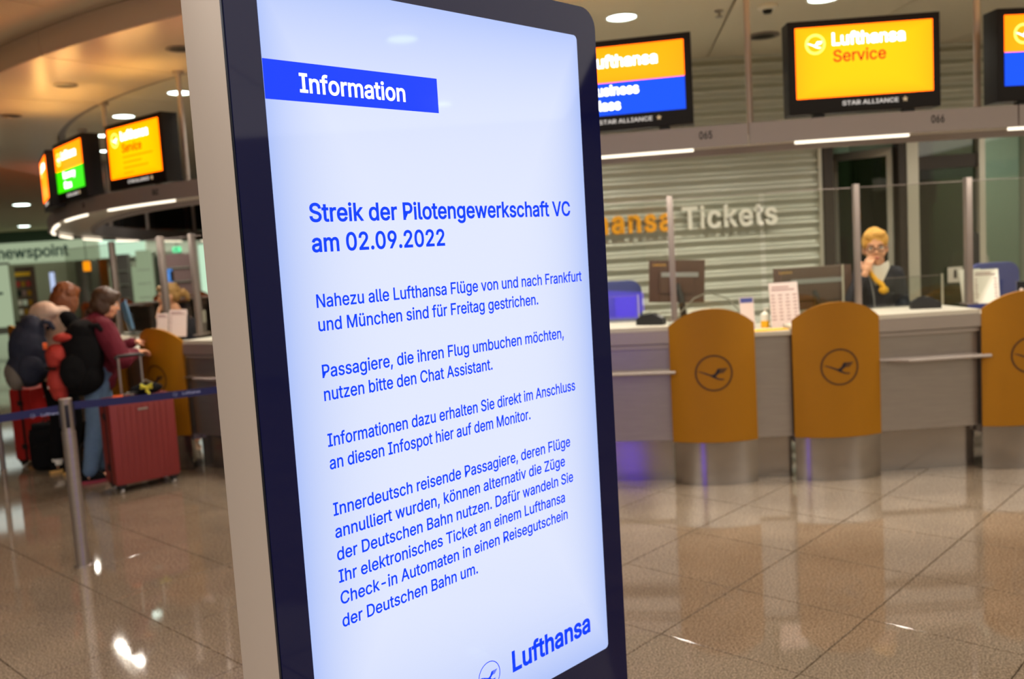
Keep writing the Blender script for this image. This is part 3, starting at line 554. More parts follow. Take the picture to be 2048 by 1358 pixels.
# glazed front beside it
gf = sroot('window_1')
for x, wd in ((4.07, .115), (4.76, .06), (5.22, .06), (5.9, .06)):
    MB().box((x, WY, 1.3), (wd, .12, 2.62)).build('mullion', 'alu', gf, smooth=0)
MB().box((5.5, WY, 2.60), (3.2, .10, .06)).build('top_rail', 'dark_frame', gf, smooth=0)
MB().box((4.43, WY+.0, 2.30), (.62, .05, .13)).build('transom', 'dark_frame', gf, smooth=0)
MB().box((5.0, WY, .05), (1.8, .10, .1)).build('sill_rail', 'alu', gf, smooth=0)
for x0, x1, mt in ((4.13, 4.73, 'tint_glass'), (4.79, 5.19, 'clear_glass'), (5.25, 5.87, 'clear_glass')):
    MB().box(((x0+x1)/2, WY+.01, 1.33), (x1-x0, .008, 2.48)).build('pane', mt, gf, smooth=0)
dr = sroot('door_1')
MB().box((3.23, WY, 1.3), (.10, .14, 2.62)).box((3.60, WY, 2.57), (.8, .14, .10)).box((3.96, WY, 1.3), (.07, .14, 2.62)).build('door_frame', 'dark_frame', dr, smooth=0)
mdl = Matrix.Translation((3.92, WY+.05, 0)) @ Matrix.Rotation(D(-42), 4, 'Z')
MB().box((-.03, 0, 1.25), (.055, .05, 2.45), mdl).box((-.60, 0, 1.25), (.07, .05, 2.45), mdl).box((-.31, 0, 2.44), (.6, .05, .08), mdl).box((-.31, 0, .12), (.6, .05, .2), mdl).build('door_leaf', 'alu', dr, smooth=0)
MB().box((-.31, 0, 1.3), (.52, .008, 2.24), mdl).build('pane', 'tint_glass', dr, smooth=0)
MB().tube([(-.55, -.05, 1.0), (-.55, -.08, 1.03), (-.55, -.08, 1.32), (-.55, -.05, 1.35)], .011, 8, mdl).build('door_handle', 'steel', dr)
# the office behind
of = sroot('wall_office_rear')
MB().box((5.2, 12.2, 1.7), (5.5, .1, 3.4)).build('rear_wall', 'office_wall', of, smooth=0)
MB().box((7.55, 10.7, 1.7), (.1, 3.0, 3.4)).build('side_wall', 'office_wall', of, smooth=0)
MB().box((4.55, 10.9, 1.7), (.06, 2.2, 3.4)).build('partition', 'office_wall', of, smooth=0)
MB().box((2.5, 10.8, 1.7), (.1, 2.8, 3.4)).build('dark_side_wall', 'dark_wall', of, smooth=0)
area('office_light', (6.0, 10.8, 3.2), .7, 26, COOL)
area('office_light', (3.4, 11.4, 3.2), .4, 5, WARM)

# ---------------- downlights
for k in range(0, 12):
    a = -92.4+10.15*(3-k); R = 8.68 if k < 5 else 8.9
    p = pol(CR, R, a, 3.455)
    t = thing('downlight', 'round white ceiling downlight', 'ceiling light', p)
    MB().lathe([(.128, 0), (.135, -.006), (.118, -.010), (.112, 0)], n=32).build('trim_ring', 'white_plastic', t)
    MB().lathe([(.112, -.004), (.112, -.002)], n=32).build('diffuser', 'lamp', t)
    DL = {0: 'downlight', 3: 'downlight'}
    t['label'] = {2: 'round lit downlight above the blue business class display at the right', 3: 'tmp'}.get(k, 'tmp')
    t['_k'] = k
    l = bpy.data.lights.new('downlight_beam', 'SPOT'); l.energy = 112 if k < 7 else 32; l.color = (1, .94, .82); l.spot_size = D(142); l.spot_blend = .5; l.shadow_soft_size = .1
    lo = bpy.data.objects.new('downlight_beam', l); COL.objects.link(lo); lo.location = (p.x, p.y, 3.43)
    if k == 3: t['label'] = 'round lit downlight just right of the kiosk, above the orange and blue display'
    elif k == 2: t['label'] = 'round lit downlight above the yellow service display on the right'
    elif k == 1: t['label'] = 'round lit downlight at the top right corner, above the cut-off display'
    elif k == 6: t['label'] = 'lit downlight partly hidden by the kiosk side, beside the thin hanger rod'
    elif k == 7: t['label'] = 'largest lit downlight on the left, above the yellow service display'
    elif k == 8: t['label'] = 'small lit downlight seen between the yellow and the green display'
    elif k == 9: t['label'] = 'small lit downlight beside the rod, level with the yellow screen on the left'
    else: t['label'] = 'round ceiling downlight of the counter ring, hidden or out of view'; t['group'] = 'further downlights inside the ring'
    del t['_k']
for k, (px, nm) in enumerate((((-12.3, 23.6), 'far downlight in the hall ceiling at the left edge, upper of two'), ((-17.2, 33.0), 'far downlight in the hall ceiling at the left edge, lower of two'))):
    t = thing('downlight', nm, 'ceiling light', (px[0], px[1], 3.62)); 
    MB().lathe([(.21, 0), (.23, -.012), (.19, -.02)], n=24).build('trim_ring', 'white_plastic', t)
    MB().lathe([(.19, -.024), (.19, -.021)], n=24).build('diffuser', 'lamp', t)
for k, (x, y) in enumerate(((5.83, 1.46), (9.33, 1.56))):
    t = thing('downlight', ('round hall downlight behind the viewer, mirrored at the top of the kiosk screen', 'round hall downlight behind the viewer, mirrored beside the kiosk heading bar')[k], 'ceiling light', (x, y, 3.56))
    MB().lathe([(.15, 0), (.16, -.012), (.13, -.02)], n=24).build('trim_ring', 'white_plastic', t); MB().lathe([(.13, -.024), (.13, -.021)], n=24).build('diffuser', 'lamp', t)
for k, a in enumerate((-122.4, -132.7, -143.3, -112.3)):
    p = pol(CR, 10.03, a, 3.42)
    t = thing('recessed_spot', ('dark unlit recessed spot in the soffit right beside the kiosk', 'dark unlit recessed spot in the middle of the glowing soffit', 'dark unlit recessed spot in the soffit at the left edge', 'dark unlit recessed spot hidden behind the kiosk')[k], 'ceiling light', p)
    MB().lathe([(.10, 0), (.108, -.008), (.082, -.012), (.075, -.002)], n=28).build('trim_ring', 'rod', t)
    MB().lathe([(.075, -.004), (.072, -.001)], n=28).build('lamp_face', 'black', t)
t = thing('smoke_detector', 'small round smoke detector on the ceiling between the displays', 'detector', (2.14, 7.30, 3.455))
MB().lathe([(.075, 0), (.078, -.02), (.055, -.035)], n=24).build('base', 'white_plastic', t)
MB().lathe([(.04, -.035), (.03, -.06), (.01, -.065)], n=20).build('sensor', 'black_case', t)
t = thing('ceiling_vent', 'dark oval ceiling vent left of the yellow service display', 'vent', (2.40, 8.35, 3.455))
MB().lathe([(.14, 0), (.15, -.01), (.12, -.014)], n=28).build('rim', 'rod', t)
MB().lathe([(.12, -.012), (.05, -.02), (.02, -.022)], n=28).build('grille', 'black_case', t)
t = thing('sprinkler', 'small sprinkler head hanging from the ceiling beside the rod', 'sprinkler', (1.78, 7.37, 3.455))
MB().lathe([(.035, 0), (.035, -.01), (.012, -.012), (.012, -.04), (.03, -.045), (.03, -.05), (.008, -.052)], n=14).build('head', 'steel', t)

# ================================================================== CANOPY RING
rg = thing('canopy_ring', 'long curved metal canopy ring carrying the displays above the counters', 'canopy', (0, 0, 2.27))
joints = [-87.8+9.7*k for k in range(-27, 12)]
joints = sorted(joints)
for i in range(len(joints)-1):
    a0, a1 = joints[i], joints[i+1]
    MB().sector(CR, [(9.97, 2.268), (10.0, 2.268), (10.0, 2.402), (9.97, 2.402)], a0+.03, a1-.03, .8, gR).build('fascia_panel', 'ring_metal', rg, world=True, smooth=20)
MB().sector(CR, [(9.50, 2.30), (9.97, 2.30), (9.97, 2.33), (9.50, 2.33)], 0, 359.99, 1, gR).build('underside', 'ring_under', rg, world=True, smooth=20)
MB().sector(CR, [(9.47, 2.255), (9.50, 2.255), (9.50, 2.43), (9.47, 2.43)], 0, 359.99, 1, gR).build('inner_fascia', 'ring_metal', rg, world=True, smooth=20)
leds = [(-88.0, -84), (-95.8, -91.7), (-103.6, -99.5), (-111.5, -107.5), (-121, -117), (-130.6, -124.4), (-139.5, -134), (-149, -143.5), (-158, -153), (-167, -162), (-176, -171), (-185, -180), (-194, -189), (-203, -198)]
for a0, a1 in leds:
    MB().sector(CR, [(9.935, 2.252), (9.965, 2.252), (9.965, 2.275), (9.935, 2.275)], a0, a1, .8, gR).build('led_strip', 'led', rg, world=True, smooth=20)
for a0, a1 in leds[:9]:
    am = (a0+a1)/2; p = pol(CR, 9.86+gR(am), am, 2.25); area('led_light', p, .66, 15, (1, .93, .80), rot=(0, 0, D(am+90)), shape='RECTANGLE', size_y=.05)
for k, a in enumerate((-87.8, -97.05, -106.5, -116, -126.6, -137.4, -149, -160, -171, -182, -193, -204)):
    g = gR(a); p = pol(CR, 9.53+g, a)
    MB().tube([(p.x, p.y, 2.33), (p.x, p.y, 3.43)], .022 if a > -150 else .03, 12).lathe([(.05, 3.40), (.05, 3.43)], (p.x, p.y, 0), 16).build('hanger_rod', 'hanger', rg, world=True)
for a, s in ((-99.05, '065'), (-90.75, '066'), (-125.4, '062'), (-133.3, '061')):
    r = 10.001+gR(a); o = pol(CR, r, a); xd = Vector((-math.sin(D(a)), math.cos(D(a)), 0))
    w_ = .082; m = frame(Vector((o.x, o.y, 2.322))-xd*w_/2, xd, (0, 0, 1))
    label_text('number', s, .046, m, 'black_case', rg, width=w_, bold=.03, world=True)

UPW = 3.2
# ================================================================== OVERHEAD DISPLAYS
def display(L, Rr, z0, z1, kind, label, group=None):
    L = Vector(L); Rr = Vector(Rr); d = (Rr-L); W = d.length; d.normalize(); rz = math.atan2(d.y, d.x)
    c = (L+Rr)/2; H = z1-z0
    t = thing('overhead_display', label, 'display', (c.x, c.y, 2.402), rz)
    b = z0-2.402
    MB().box((0, .075, b+H/2), (W, .15, H)).build('casing', 'black_case', t, bevel=.006, smooth=30)
    for sx in (-W*.3, W*.3): MB().box((sx, .05, b/2), (.07, .05, b+.004)).build('foot', 'black', t, smooth=0)
    MB().box((0, .07, b+H+.001), (W*.8, .05, .002)).build('uplight_strip', 'uplight', t, smooth=0)
    u = area('sign_uplight', (c.x-math.sin(rz)*.07, c.y+math.cos(rz)*.07, 2.402+b+H+.008), W*.8, UPW, (1, .58, .17), rot=(PI, 0, rz), shape='RECTANGLE', size_y=.04)
    sw, sh = W*.90, H*.755; sz0 = b+H*.17; sz1 = sz0+sh; y = -.002
    X0 = -sw/2+W*.002
    def rect(name, xa, xb, za, zb, m, yy=y, parent=t): return MB().box(((xa+xb)/2, yy, (za+zb)/2), (xb-xa, .004, zb-za)).build(name, m, parent, smooth=0)
    def tx(name, s, cap, x, z, m, width=None, bold=.03, parent=t): return label_text(name, s, cap, frame((x, -.0045, z), (1, 0, 0), (0, 0, 1)), m, parent, width=width, bold=bold)
    if kind == 'service' or kind == 'service_long':
        s = rect('screen', -sw/2, sw/2, sz0, sz1, 'sign_yellow')
    elif kind == 'business':
        s = rect('screen', -sw/2, sw/2, (sz0+sz1)/2-.01, sz1, 'sign_orange'); rect('lower_field', -sw/2, sw/2, sz0, (sz0+sz1)/2-.01, 'sign_blue', parent=s)
    elif kind == 'economy':
        s = rect('screen', -sw/2, sw/2, (sz0+sz1)/2-.01, sz1, 'sign_orange'); rect('lower_field', -sw/2, sw/2, sz0, (sz0+sz1)/2-.01, 'sign_green', parent=s)
    elif kind == 'plain':
        s = rect('screen', -sw/2, sw/2, sz0, sz1, 'sign_orange')
    lx = -sw/2+sw*.145; lz = sz1-sh*(.24 if kind not in ('business', 'economy') else .27)
    m = frame((lx, -.0045, lz), (1, 0, 0), (0, 0, 1)); c1, c2 = crane(m, .062, ring=(.8, 1))
    c1.build('emblem_circle', 'sign_pale', s, smooth=0); c2.build('emblem_crane', 'sign_white', s, smooth=0)
    tx('lettering', 'Lufthansa', .072, -sw/2+sw*.27, lz-.012, 'sign_white', width=sw*.53, parent=s)
    if kind in ('service', 'service_long'):
        tx('lettering', 'Service', .070, -sw/2+sw*.275, lz-.115, 'sign_brown', width=sw*.385, bold=.022, parent=s)
    if kind == 'service_long':
        for i, wd in enumerate((.58, .36, .48, .18)): rect('small_print', -sw/2+sw*.28, -sw/2+sw*(.28+wd), lz-.165-.045*i, lz-.148-.045*i, 'sign_brown_faint', -.005, parent=s)
    if kind == 'business':
        tx('lettering', 'Business', .06, -sw/2+sw*.27, (sz0+sz1)/2-.09, 'sign_white', width=sw*.38, parent=s); tx('lettering', 'Class', .06, -sw/2+sw*.27, (sz0+sz1)/2-.185, 'sign_white', width=sw*.235, parent=s)
    if kind == 'economy':
        tx('lettering', 'Economy', .06, -sw/2+sw*.27, (sz0+sz1)/2-.09, 'sign_white', width=sw*.44, parent=s); tx('lettering', 'Class', .06, -sw/2+sw*.27, (sz0+sz1)/2-.185, 'sign_white', width=sw*.27, parent=s)
    tx('alliance_lettering', 'STAR ALLIANCE', .026, -W*.15, b+H*.075, 'alliance_white', width=W*.37, bold=.02)
    star = [(math.cos(PI/2+i*PI/5)*(.018 if i % 2 == 0 else .008), math.sin(PI/2+i*PI/5)*(.018 if i % 2 == 0 else .008)) for i in range(10)]
    MB().prism([(W*.265+x, b+H*.1+z) for x, z in star], -.005, 0).build('star_emblem', 'alliance_gold', t, smooth=0)
    return t
tg = Vector((.977, -.211)); r1 = Vector((1.257, 5.986))
display(r1-tg*.94, r1, 2.425, 3.005, 'business', 'black overhead display with orange and blue screen, half hidden behind the kiosk')
display((1.852, 5.906), (2.791, 5.851), 2.425, 3.005, 'service', 'large yellow overhead display right of the kiosk, reading service')
display((3.150, 5.853), (4.088, 5.92), 2.425, 3.0, 'business', 'black overhead display with orange and blue screen, cut by the right photo edge')
display((-3.475, 8.20), (-2.753, 7.600), 2.415, 2.985, 'service_long', 'yellow overhead service display on the left, nearest the kiosk')
display((-4.385, 9.11), (-3.765, 8.39), 2.405, 2.975, 'economy', 'overhead display with orange and green screen, second on the left')
display((-4.90, 9.86), (-4.43, 9.04), 2.385, 2.93, 'plain', 'narrow-looking orange overhead display, outermost on the left')
display((-1.95, 7.08), (-1.12, 6.66), 2.42, 3.0, 'service', 'overhead display hidden behind the information kiosk')
# backs of the displays across the ring
for k, a in enumerate((147.5, 155.2, 163, 170.8, 178.6, 186.5)):
    p = pol(CR, 9.9+gR(a), a, 2.43); t = thing('overhead_display', 'tmp', 'display', p, D(a+90))
    t['label'] = ('black back of a far display, rightmost under the canopy', 'black back of a far display with a small bright reflection, second from the kiosk', 'black back of a far display, third from the kiosk, widest gap beside it', 'black back of a far display, fourth from the kiosk under the canopy', 'small black back of a far display, near the tip of the canopy', 'black back of a far display hidden behind the ring tip')[k]
    MB().box((0, .13, .33), (1.12, .2, .58)).build('casing', 'black', t, bevel=.01, smooth=30)
    for sx in (-.3, .3): MB().box((sx, .1, .02), (.07, .06, .05)).build('foot', 'black', t, smooth=0)
    MB().box((0, .022, .35), (1.0, .004, .46)).build('screen', 'sign_yellow', t, smooth=0)

# ================================================================== COUNTERS
def pier(a0, a1, label):
    am = (a0+a1)/2; R = 10.3; c = pol(CC, R, am); W = 2*R*math.sin(D((a1-a0)/2)); t = thing('orange_pier', label, 'counter', (c.x, c.y, 0), D(am+90))
    hw = W/2; bulge = .075; Rp = (hw*hw+bulge*bulge)/(2*bulge); ha = math.asin(hw/Rp); yc = Rp-bulge     # centre of the bulged front at y=+yc
    def cur(x, out=0): an = x/hw*ha; return ((Rp+out)*math.sin(an), yc-(Rp+out)*math.cos(an))
    def bulged(z0, z1, out, inn, n=16, hwid=1.0):
        pts = [cur(hw*hwid*(-1+2*i/n), out) for i in range(n+1)]+[cur(hw*hwid*(1-2*i/n), inn) for i in range(n+1)]
        return MB().prism(pts, z0, z1, axis='z')
    MB().box((0, .22, .64), (W-.02, .36, .78)).build('body', 'steel', t, smooth=0)
    bulged(.0, .296, .002, -.07).build('plinth', 'steel_plinth', t, smooth=30)
    MB().box((0, .24, 1.045), (W-.02, .42, .02)).build('worktop', 'counter_top', t, smooth=0)
    n = 24; vs = []; fs = []
    def top(x): u = abs(x)/hw; return 1.10+.112*(1-u**2.2)
    for i in range(n+1):
        x = hw*(-1+2*i/n); a_, b_ = cur(x, .012), cur(x, -.014)
        vs += [(a_[0], a_[1], .30), (a_[0], a_[1], top(x)), (b_[0], b_[1], .30), (b_[0], b_[1], top(x))]
    for i in range(n):
        q = 4*i; fs += [(q, q+4, q+5, q+1), (q+2, q+3, q+7, q+6), (q+1, q+5, q+7, q+3), (q, q+2, q+6, q+4)]
    fs += [(0, 1, 3, 2), (4*n, 4*n+2, 4*n+3, 4*n+1)]
    pn = MB(); pn.add(vs, fs); pn = pn.build('orange_panel', 'orange', t, smooth=30)
    for q, (nm, mt) in zip(crane(Matrix.Identity(4), .124, ring=(.905, 1)), (('emblem_circle', 'logo_dark'), ('emblem_crane', 'crane_dark'))):
        vv = []
        for x, y, z in q.v: s_ = cur(x/Rp*hw/ha, .0125+z); vv.append((s_[0], s_[1], .777+y))
        q.v = vv; q.build(nm, mt, pn, smooth=0)
    return t
def unit(a0, a1, label, rail=True, low=False):
    am = (a0+a1)/2; c = pol(CC, 10.3, am); t = thing('counter_unit', label, 'counter', (c.x, c.y, 0), D(am+90)); e = .015
    def S_(prof, name, m, p=t, x0=a0+e, x1=a1-e): return MB().sector(CC, prof, x0, x1, .6).build(name, m, p, world=True, smooth=20)
    zt = 1.03 if low else 1.10
    S_([(9.85, .30), (10.26, .30), (10.26, zt-.03), (9.85, zt-.03)], 'front_panel', 'steel')
    S_([(9.95, 0), (10.20, 0), (10.20, .298), (9.95, .298)], 'plinth', 'steel_plinth')
    S_([(9.72, zt-.028), (10.30, zt-.028), (10.30, zt), (9.72, zt)], 'worktop', 'counter_top')
    if not low:
        S_([(10.20, zt-.115), (10.31, zt-.115), (10.31, zt-.03), (10.20, zt-.03)], 'lip', 'counter_lip')
        S_([(10.20, zt-.150), (10.285, zt-.150), (10.285, zt-.122), (10.20, zt-.122)], 'lower_lip', 'counter_lip')
    if rail:
        n = 10; pts = [pol(CC, 10.42 if 0 < i < n else 10.26, (a0-.02)+(a1-a0+.25)*i/n, .79) for i in range(n+1)]
        pts = [pol(CC, 10.27, a0+.35, .787)]+[pol(CC, 10.37, a0+1.0+(a1-a0-.85)*i/n, .79) for i in range(n+1)]
        MB().tube(pts, .0125, 8).build('bag_rail', 'counter_lip', t, world=True)
        S_([(10.26, .80), (10.30, .80), (10.33, .792), (10.26, .786)], 'rail_shelf', 'counter_lip')
    return t
pier(-98.50, -95.38, 'curved orange counter panel with crane emblem, nearest right of the kiosk')
unit(-95.38, -93.95, 'narrow metal counter gap between the two middle orange panels', rail=False, low=True)
pier(-93.95, -90.78, 'curved orange counter panel with crane emblem, below the agent in glasses')
unit(-90.78, -86.86, 'wide metal counter unit at the right with bag rail and card terminal')
pier(-86.86, -83.70, 'curved orange counter panel cut by the right photo edge')
unit(-83.7, -82.3, 'metal counter gap beyond the right photo edge', rail=False, low=True)
unit(-102.42, -98.50, 'metal counter unit beside the kiosk with bag rail, left of the orange panels')
pier(-105.6, -102.42, 'orange counter panel hidden behind the kiosk, nearer its right edge')
unit(-107.0, -105.6, 'narrow metal counter gap hidden behind the kiosk', rail=False, low=True)
pier(-110.2, -107.0, 'orange counter panel hidden behind the middle of the kiosk')
unit(-114.1, -110.2, 'metal counter unit hidden behind the kiosk')
pier(-117.3, -114.1, 'orange counter panel hidden behind the left part of the kiosk')
unit(-121.27, -117.3, 'metal counter unit left of the kiosk with bag rail, beside the red suitcase')
pier(-124.4, -121.27, 'tall orange counter panel behind the red suitcase on the left')
unit(-125.85, -124.4, 'narrow metal counter gap behind the traveller in maroon', rail=False, low=True)
pier(-129.0, -125.85, 'orange counter panel glimpsed behind the legs of the travellers')
unit(-132.9, -129.0, 'metal counter unit hidden behind the travellers')
pier(-136.1, -132.9, 'orange counter panel hidden behind the traveller in the cream hood')
unit(-138.2, -136.1, 'metal counter gap left of the travellers', rail=False, low=True)
pier(-141.4, -138.2, 'orange counter panel at the far left behind the blue backpack')
for k, am in enumerate((178, 171, 164, 157)):
    pier(am-1.6, am+1.6, ('orange counter panel across the ring, outermost', 'orange counter panel across the ring, second', 'orange counter panel across the ring, third', 'orange counter panel across the ring, fourth')[k])
    unit(am-5.4, am-1.6, ('metal counter unit across the ring, outermost', 'metal counter unit across the ring, second', 'metal counter unit across the ring, third', 'metal counter unit across the ring, fourth')[k], rail=False)
# inner desks
def desk(a0, a1, label, z=.98, R0=9.05, R1=9.66):
    am = (a0+a1)/2; c = pol(CC, (R0+R1)/2, am); t = thing('inner_desk', label, 'desk', (c.x, c.y, 0), D(am+90))
    MB().sector(CC, [(R0, z-.03), (R1, z-.03), (R1, z), (R0, z)], a0, a1, 1).build('worktop', 'counter_top', t, world=True, smooth=20)
    for a in (a0+.15, a1-.15): MB().sector(CC, [(R0+.05, 0), (R1-.02, 0), (R1-.02, z-.032), (R0+.05, z-.032)], a-.12, a+.12, 1).build('side_panel', 'grey_plastic', t, world=True, smooth=0)
    MB().sector(CC, [(R1-.04, .3), (R1-.02, .3), (R1-.02, z-.032), (R1-.04, z-.032)], a0+.28, a1-.28, 1).build('back_panel', 'grey_plastic', t, world=True, smooth=20)
desk(-99.6, -95.6, 'pale inner desk under the tilted monitor')
desk(-95.4, -90.6, 'pale inner desk under the wide brown monitor')
desk(-136.5, -131, 'pale inner desk far left inside the ring, behind the travellers')

# ================================================================== KIOSK
yk = D(45.15)
ko = Vector((-.443, 1.774, 0))+Vector((math.cos(yk), math.sin(yk), 0))*.464
k = thing('information_kiosk', 'tall upright information kiosk with a lit screen of blue German text', 'kiosk', (ko.x, ko.y, 0), yk)
def rr(x0, x1, z0, z1, r, n=8):
    p = []
    for cx, cz, a in ((x1-r, z1-r, 0), (x0+r, z1-r, 90), (x0+r, z0+r, 180), (x1-r, z0+r, 270)):
        p += [(cx+r*math.cos(D(a+90*i/n)), cz+r*math.sin(D(a+90*i/n))) for i in range(n+1)]
    return p
GX0, GX1, GZ0, GZ1 = -.5345, .544, .09, 2.301
MB().prism(rr(GX0, GX1, GZ0, GZ1, .052), .006, .158).build('housing', 'kiosk_side', k, smooth=30, bevel=.003)
MB().prism(rr(GX0-.0015, GX1+.0015, GZ0, GZ1+.0015, .053), .0, .006).build('rim', 'kiosk_edge', k, smooth=30)
MB().prism(rr(GX0+.0008, GX1-.0008, GZ0+.002, GZ1-.001, .051), -.003, -.0004).build('front_glass', 'kiosk_glass', k, smooth=30)
MB().prism(rr(GX0+.01, GX1-.01, GZ0+.01, GZ1-.01, .045), .159, .163).build('rear_glass', 'kiosk_glass', k, smooth=30)
rs = MB().prism(rr(-.464, .464, 2.224-1.65, 2.224, .012, 4), .1632, .1642).build('rear_screen', 'rear_dim', k, smooth=0); MB().box((0, .1648, .84), (.92, .0006, .52)).build('lower_field', 'rear_screen', rs, smooth=0)
MB().box((.005, .08, .05), (.9, .12, .1)).build('foot', 'kiosk_edge', k, bevel=.004)
MB().prism(rr(-.56, .57, -.07, .24, .03), 0.0, .012, axis='z').build('base_plate', 'kiosk_side', k)
sc = MB().prism(rr(-.464, .464, 2.224-1.65, 2.224, .012, 4), -.0042, -.0032).build('screen', 'kiosk_screen', k, smooth=0)
def P(s, t, y=-.0048): return Vector((s-.464, y, 2.224-t))
MB().box(((-.464+.4355-.464)/2, -.0045, 2.224-.191), (.4355, .0006, .0755)).build('heading_bar', 'ink_bar', sc, smooth=0)
def kt(s, t, x1, cap=.0262, x0=.0765, bold=.020, m='ink_blue', name='text_line', y=-.0046):
    label_text(name, s, cap, frame(P(x0, t, y), (1, 0, 0), (0, 0, 1)), m, sc, width=x1-x0, bold=bold, depth=.0003)
kt('Information', .210, .342, .0355, .078, .030, 'ink_white', 'heading', -.0052)
kt('Streik der Pilotengewerkschaft VC', .4625, .8655, .0355, bold=.034, name='headline')
kt('am 02.09.2022', .5225, .428, .0355, bold=.034, name='headline')
for s, t, x1 in (('Nahezu alle Lufthansa Flüge von und nach Frankfurt', .634, .897), ('und München sind für Freitag gestrichen.', .6815, .7245),
                 ('Passagiere, die ihren Flug umbuchen möchten,', .776, .8135), ('nutzen bitte den Chat Assistant.', .823, .552),
                 ('Informationen dazu erhalten Sie direkt im Anschluss', .9175, .8475), ('an diesen Infospot hier auf dem Monitor.', .9645, .672),
                 ('Innerdeutsch reisende Passagiere, deren Flüge', 1.0615, .8155), ('annulliert wurden, können alternativ die Züge', 1.1085, .791),
                 ('der Deutschen Bahn nutzen. Dafür wandeln Sie', 1.156, .8195), ('Ihr elektronisches Ticket an einem Lufthansa', 1.203, .783),
                 ('Check-in Automaten in einen Reisegutschein', 1.2495, .790), ('der Deutschen Bahn um.', 1.298, .462)):
    kt(s, t, x1)
kt('Lufthansa', 1.5785, .856,   .0495, .556, .045, name='brand_lettering')
c1, c2 = crane(frame(P(.477, 1.5585, -.0046), (1, 0, 0), (0, 0, 1)), .036, .0003, ring=(.945, 1))
c1.build('emblem_circle', 'ink_blue', sc, smooth=0); c2.build('emblem_crane', 'ink_blue', sc, smooth=0)

# ================================================================== WALL LETTERING
wl = thing('wall_lettering', 'large raised airline tickets lettering on the corrugated wall', 'lettering', (1.2, WY-.03, 1.79))
lo_, wn = layout('Tickets'); sxT = .975/(wn-.12)
def letters(s, x0, sx, cap, m, bold):
    x = x0
    for ch in s:
        a, ps = GL[ch]; xs = [p[0] for pl in ps for p in pl]
        label_text('letter', ch, cap, frame((x+min(xs)*sx, WY-.075, 1.79), (1, 0, 0), (0, 0, 1)), m, wl, width=(max(xs)-min(xs))*sx, bold=bold, depth=.04, world=True)
        x += a*sx
    return x
letters('Tickets', 1.745, .207, .21, 'letter_white', .036)
_, wL = layout('Lufthansa'); letters('Lufthansa', 1.675-wL*.207, .207, .21, 'letter_orange', .05)

# ================================================================== GLASS SCREENS on the counters
def gscreen(a0, a1, label, R=9.9, zt=1.985, z0=1.10, posts=True, mt='screen_glass'):
    am = (a0+a1)/2; c = pol(CC, R, am); t = thing('glass_screen', label, 'glass screen', (c.x, c.y, z0), D(am+90))
    A = pol(CC, R, a0); B = pol(CC, R, a1); c_ = (A+B)/2; L = (B-A).length; rz = math.atan2((B-A).y, (B-A).x)
    MB().box((c_.x, c_.y, (zt+z0)/2), (L-.03, .008, zt-z0-.02), rz=rz).build('pane', mt, t, world=True, smooth=0)
    MB().box((c_.x, c_.y, zt-.008), (L-.03, .009, .004), rz=rz).build('top_edge', 'rod', t, world=True, smooth=0)
    return t
def gpost(a, label, R=9.9, zt=2.0, w_=.042, group=None):
    p = pol(CC, R, a); t = thing('screen_post', label, 'post', (p.x, p.y, 1.10), D(a+90))
    MB().box((0, 0, (zt-1.10)/2), (w_, .05, zt-1.10)).build('upright', 'rod', t, bevel=.004, smooth=30)
    MB().box((0, 0, .006), (.09, .09, .012)).build('foot_plate', 'rod', t, smooth=0)
gpost(-98.2, 'slim metal post of the glass screen, in front of the tilted monitor')
gpost(-90.65, 'slim metal post of the glass screen, beside the agent in glasses', w_=.036)
gpost(-86.0, 'slim metal post of the glass screen, beside the papers at the right')
gscreen(-102.3, -98.3, 'clear glass screen between the kiosk and the first post')
gscreen(-98.1, -94.5, 'clear glass screen in front of the tilted monitor and lettering')
gscreen(-94.45, -90.75, 'clear glass screen in front of the wide brown monitor')
gscreen(-90.55, -86.1, 'clear glass screen in front of the agent in glasses')
gscreen(-85.9, -82.5, 'clear glass screen at the right photo edge')
gpost(-122.75, 'slim metal post of the left glass screens, close to the kiosk')
gpost(-125.35, 'slim metal post of the left glass screens, left of the blond agent', w_=.055)
gpost(-130.2, 'slim metal post of the left glass screens, above the traveller in maroon')
gscreen(-122.6, -118, 'clear glass screen at the left edge of the kiosk')
gscreen(-125.2, -122.9, 'clear glass screen in front of the blond agent')
gscreen(-130.1, -125.5, 'clear glass screen behind the traveller in maroon')
gscreen(-137, -130.3, 'clear glass screen behind the red-haired traveller')
# low glass ledges
def ledge(a0, a1, zt, label, R=9.78):
    t = gscreen(a0, a1, label, R=R, zt=zt, z0=1.10, mt='clear_glass')
    for a in (a1,):
        p = pol(CC, R, a); MB().box((p.x, p.y, (zt+1.10)/2), (.012, .012, zt-1.10)).build('end_edge', 'alu', t, world=True, smooth=0)
ledge(-89.3, -86.75, 1.325, 'low clear glass ledge in front of the agent in glasses')
ledge(-93.6, -90.9, 1.435, 'low clear glass ledge above the wide brown monitor', R=9.72)
ledge(-102.2, -99.7, 1.30, 'low clear glass ledge in front of the blue chair')

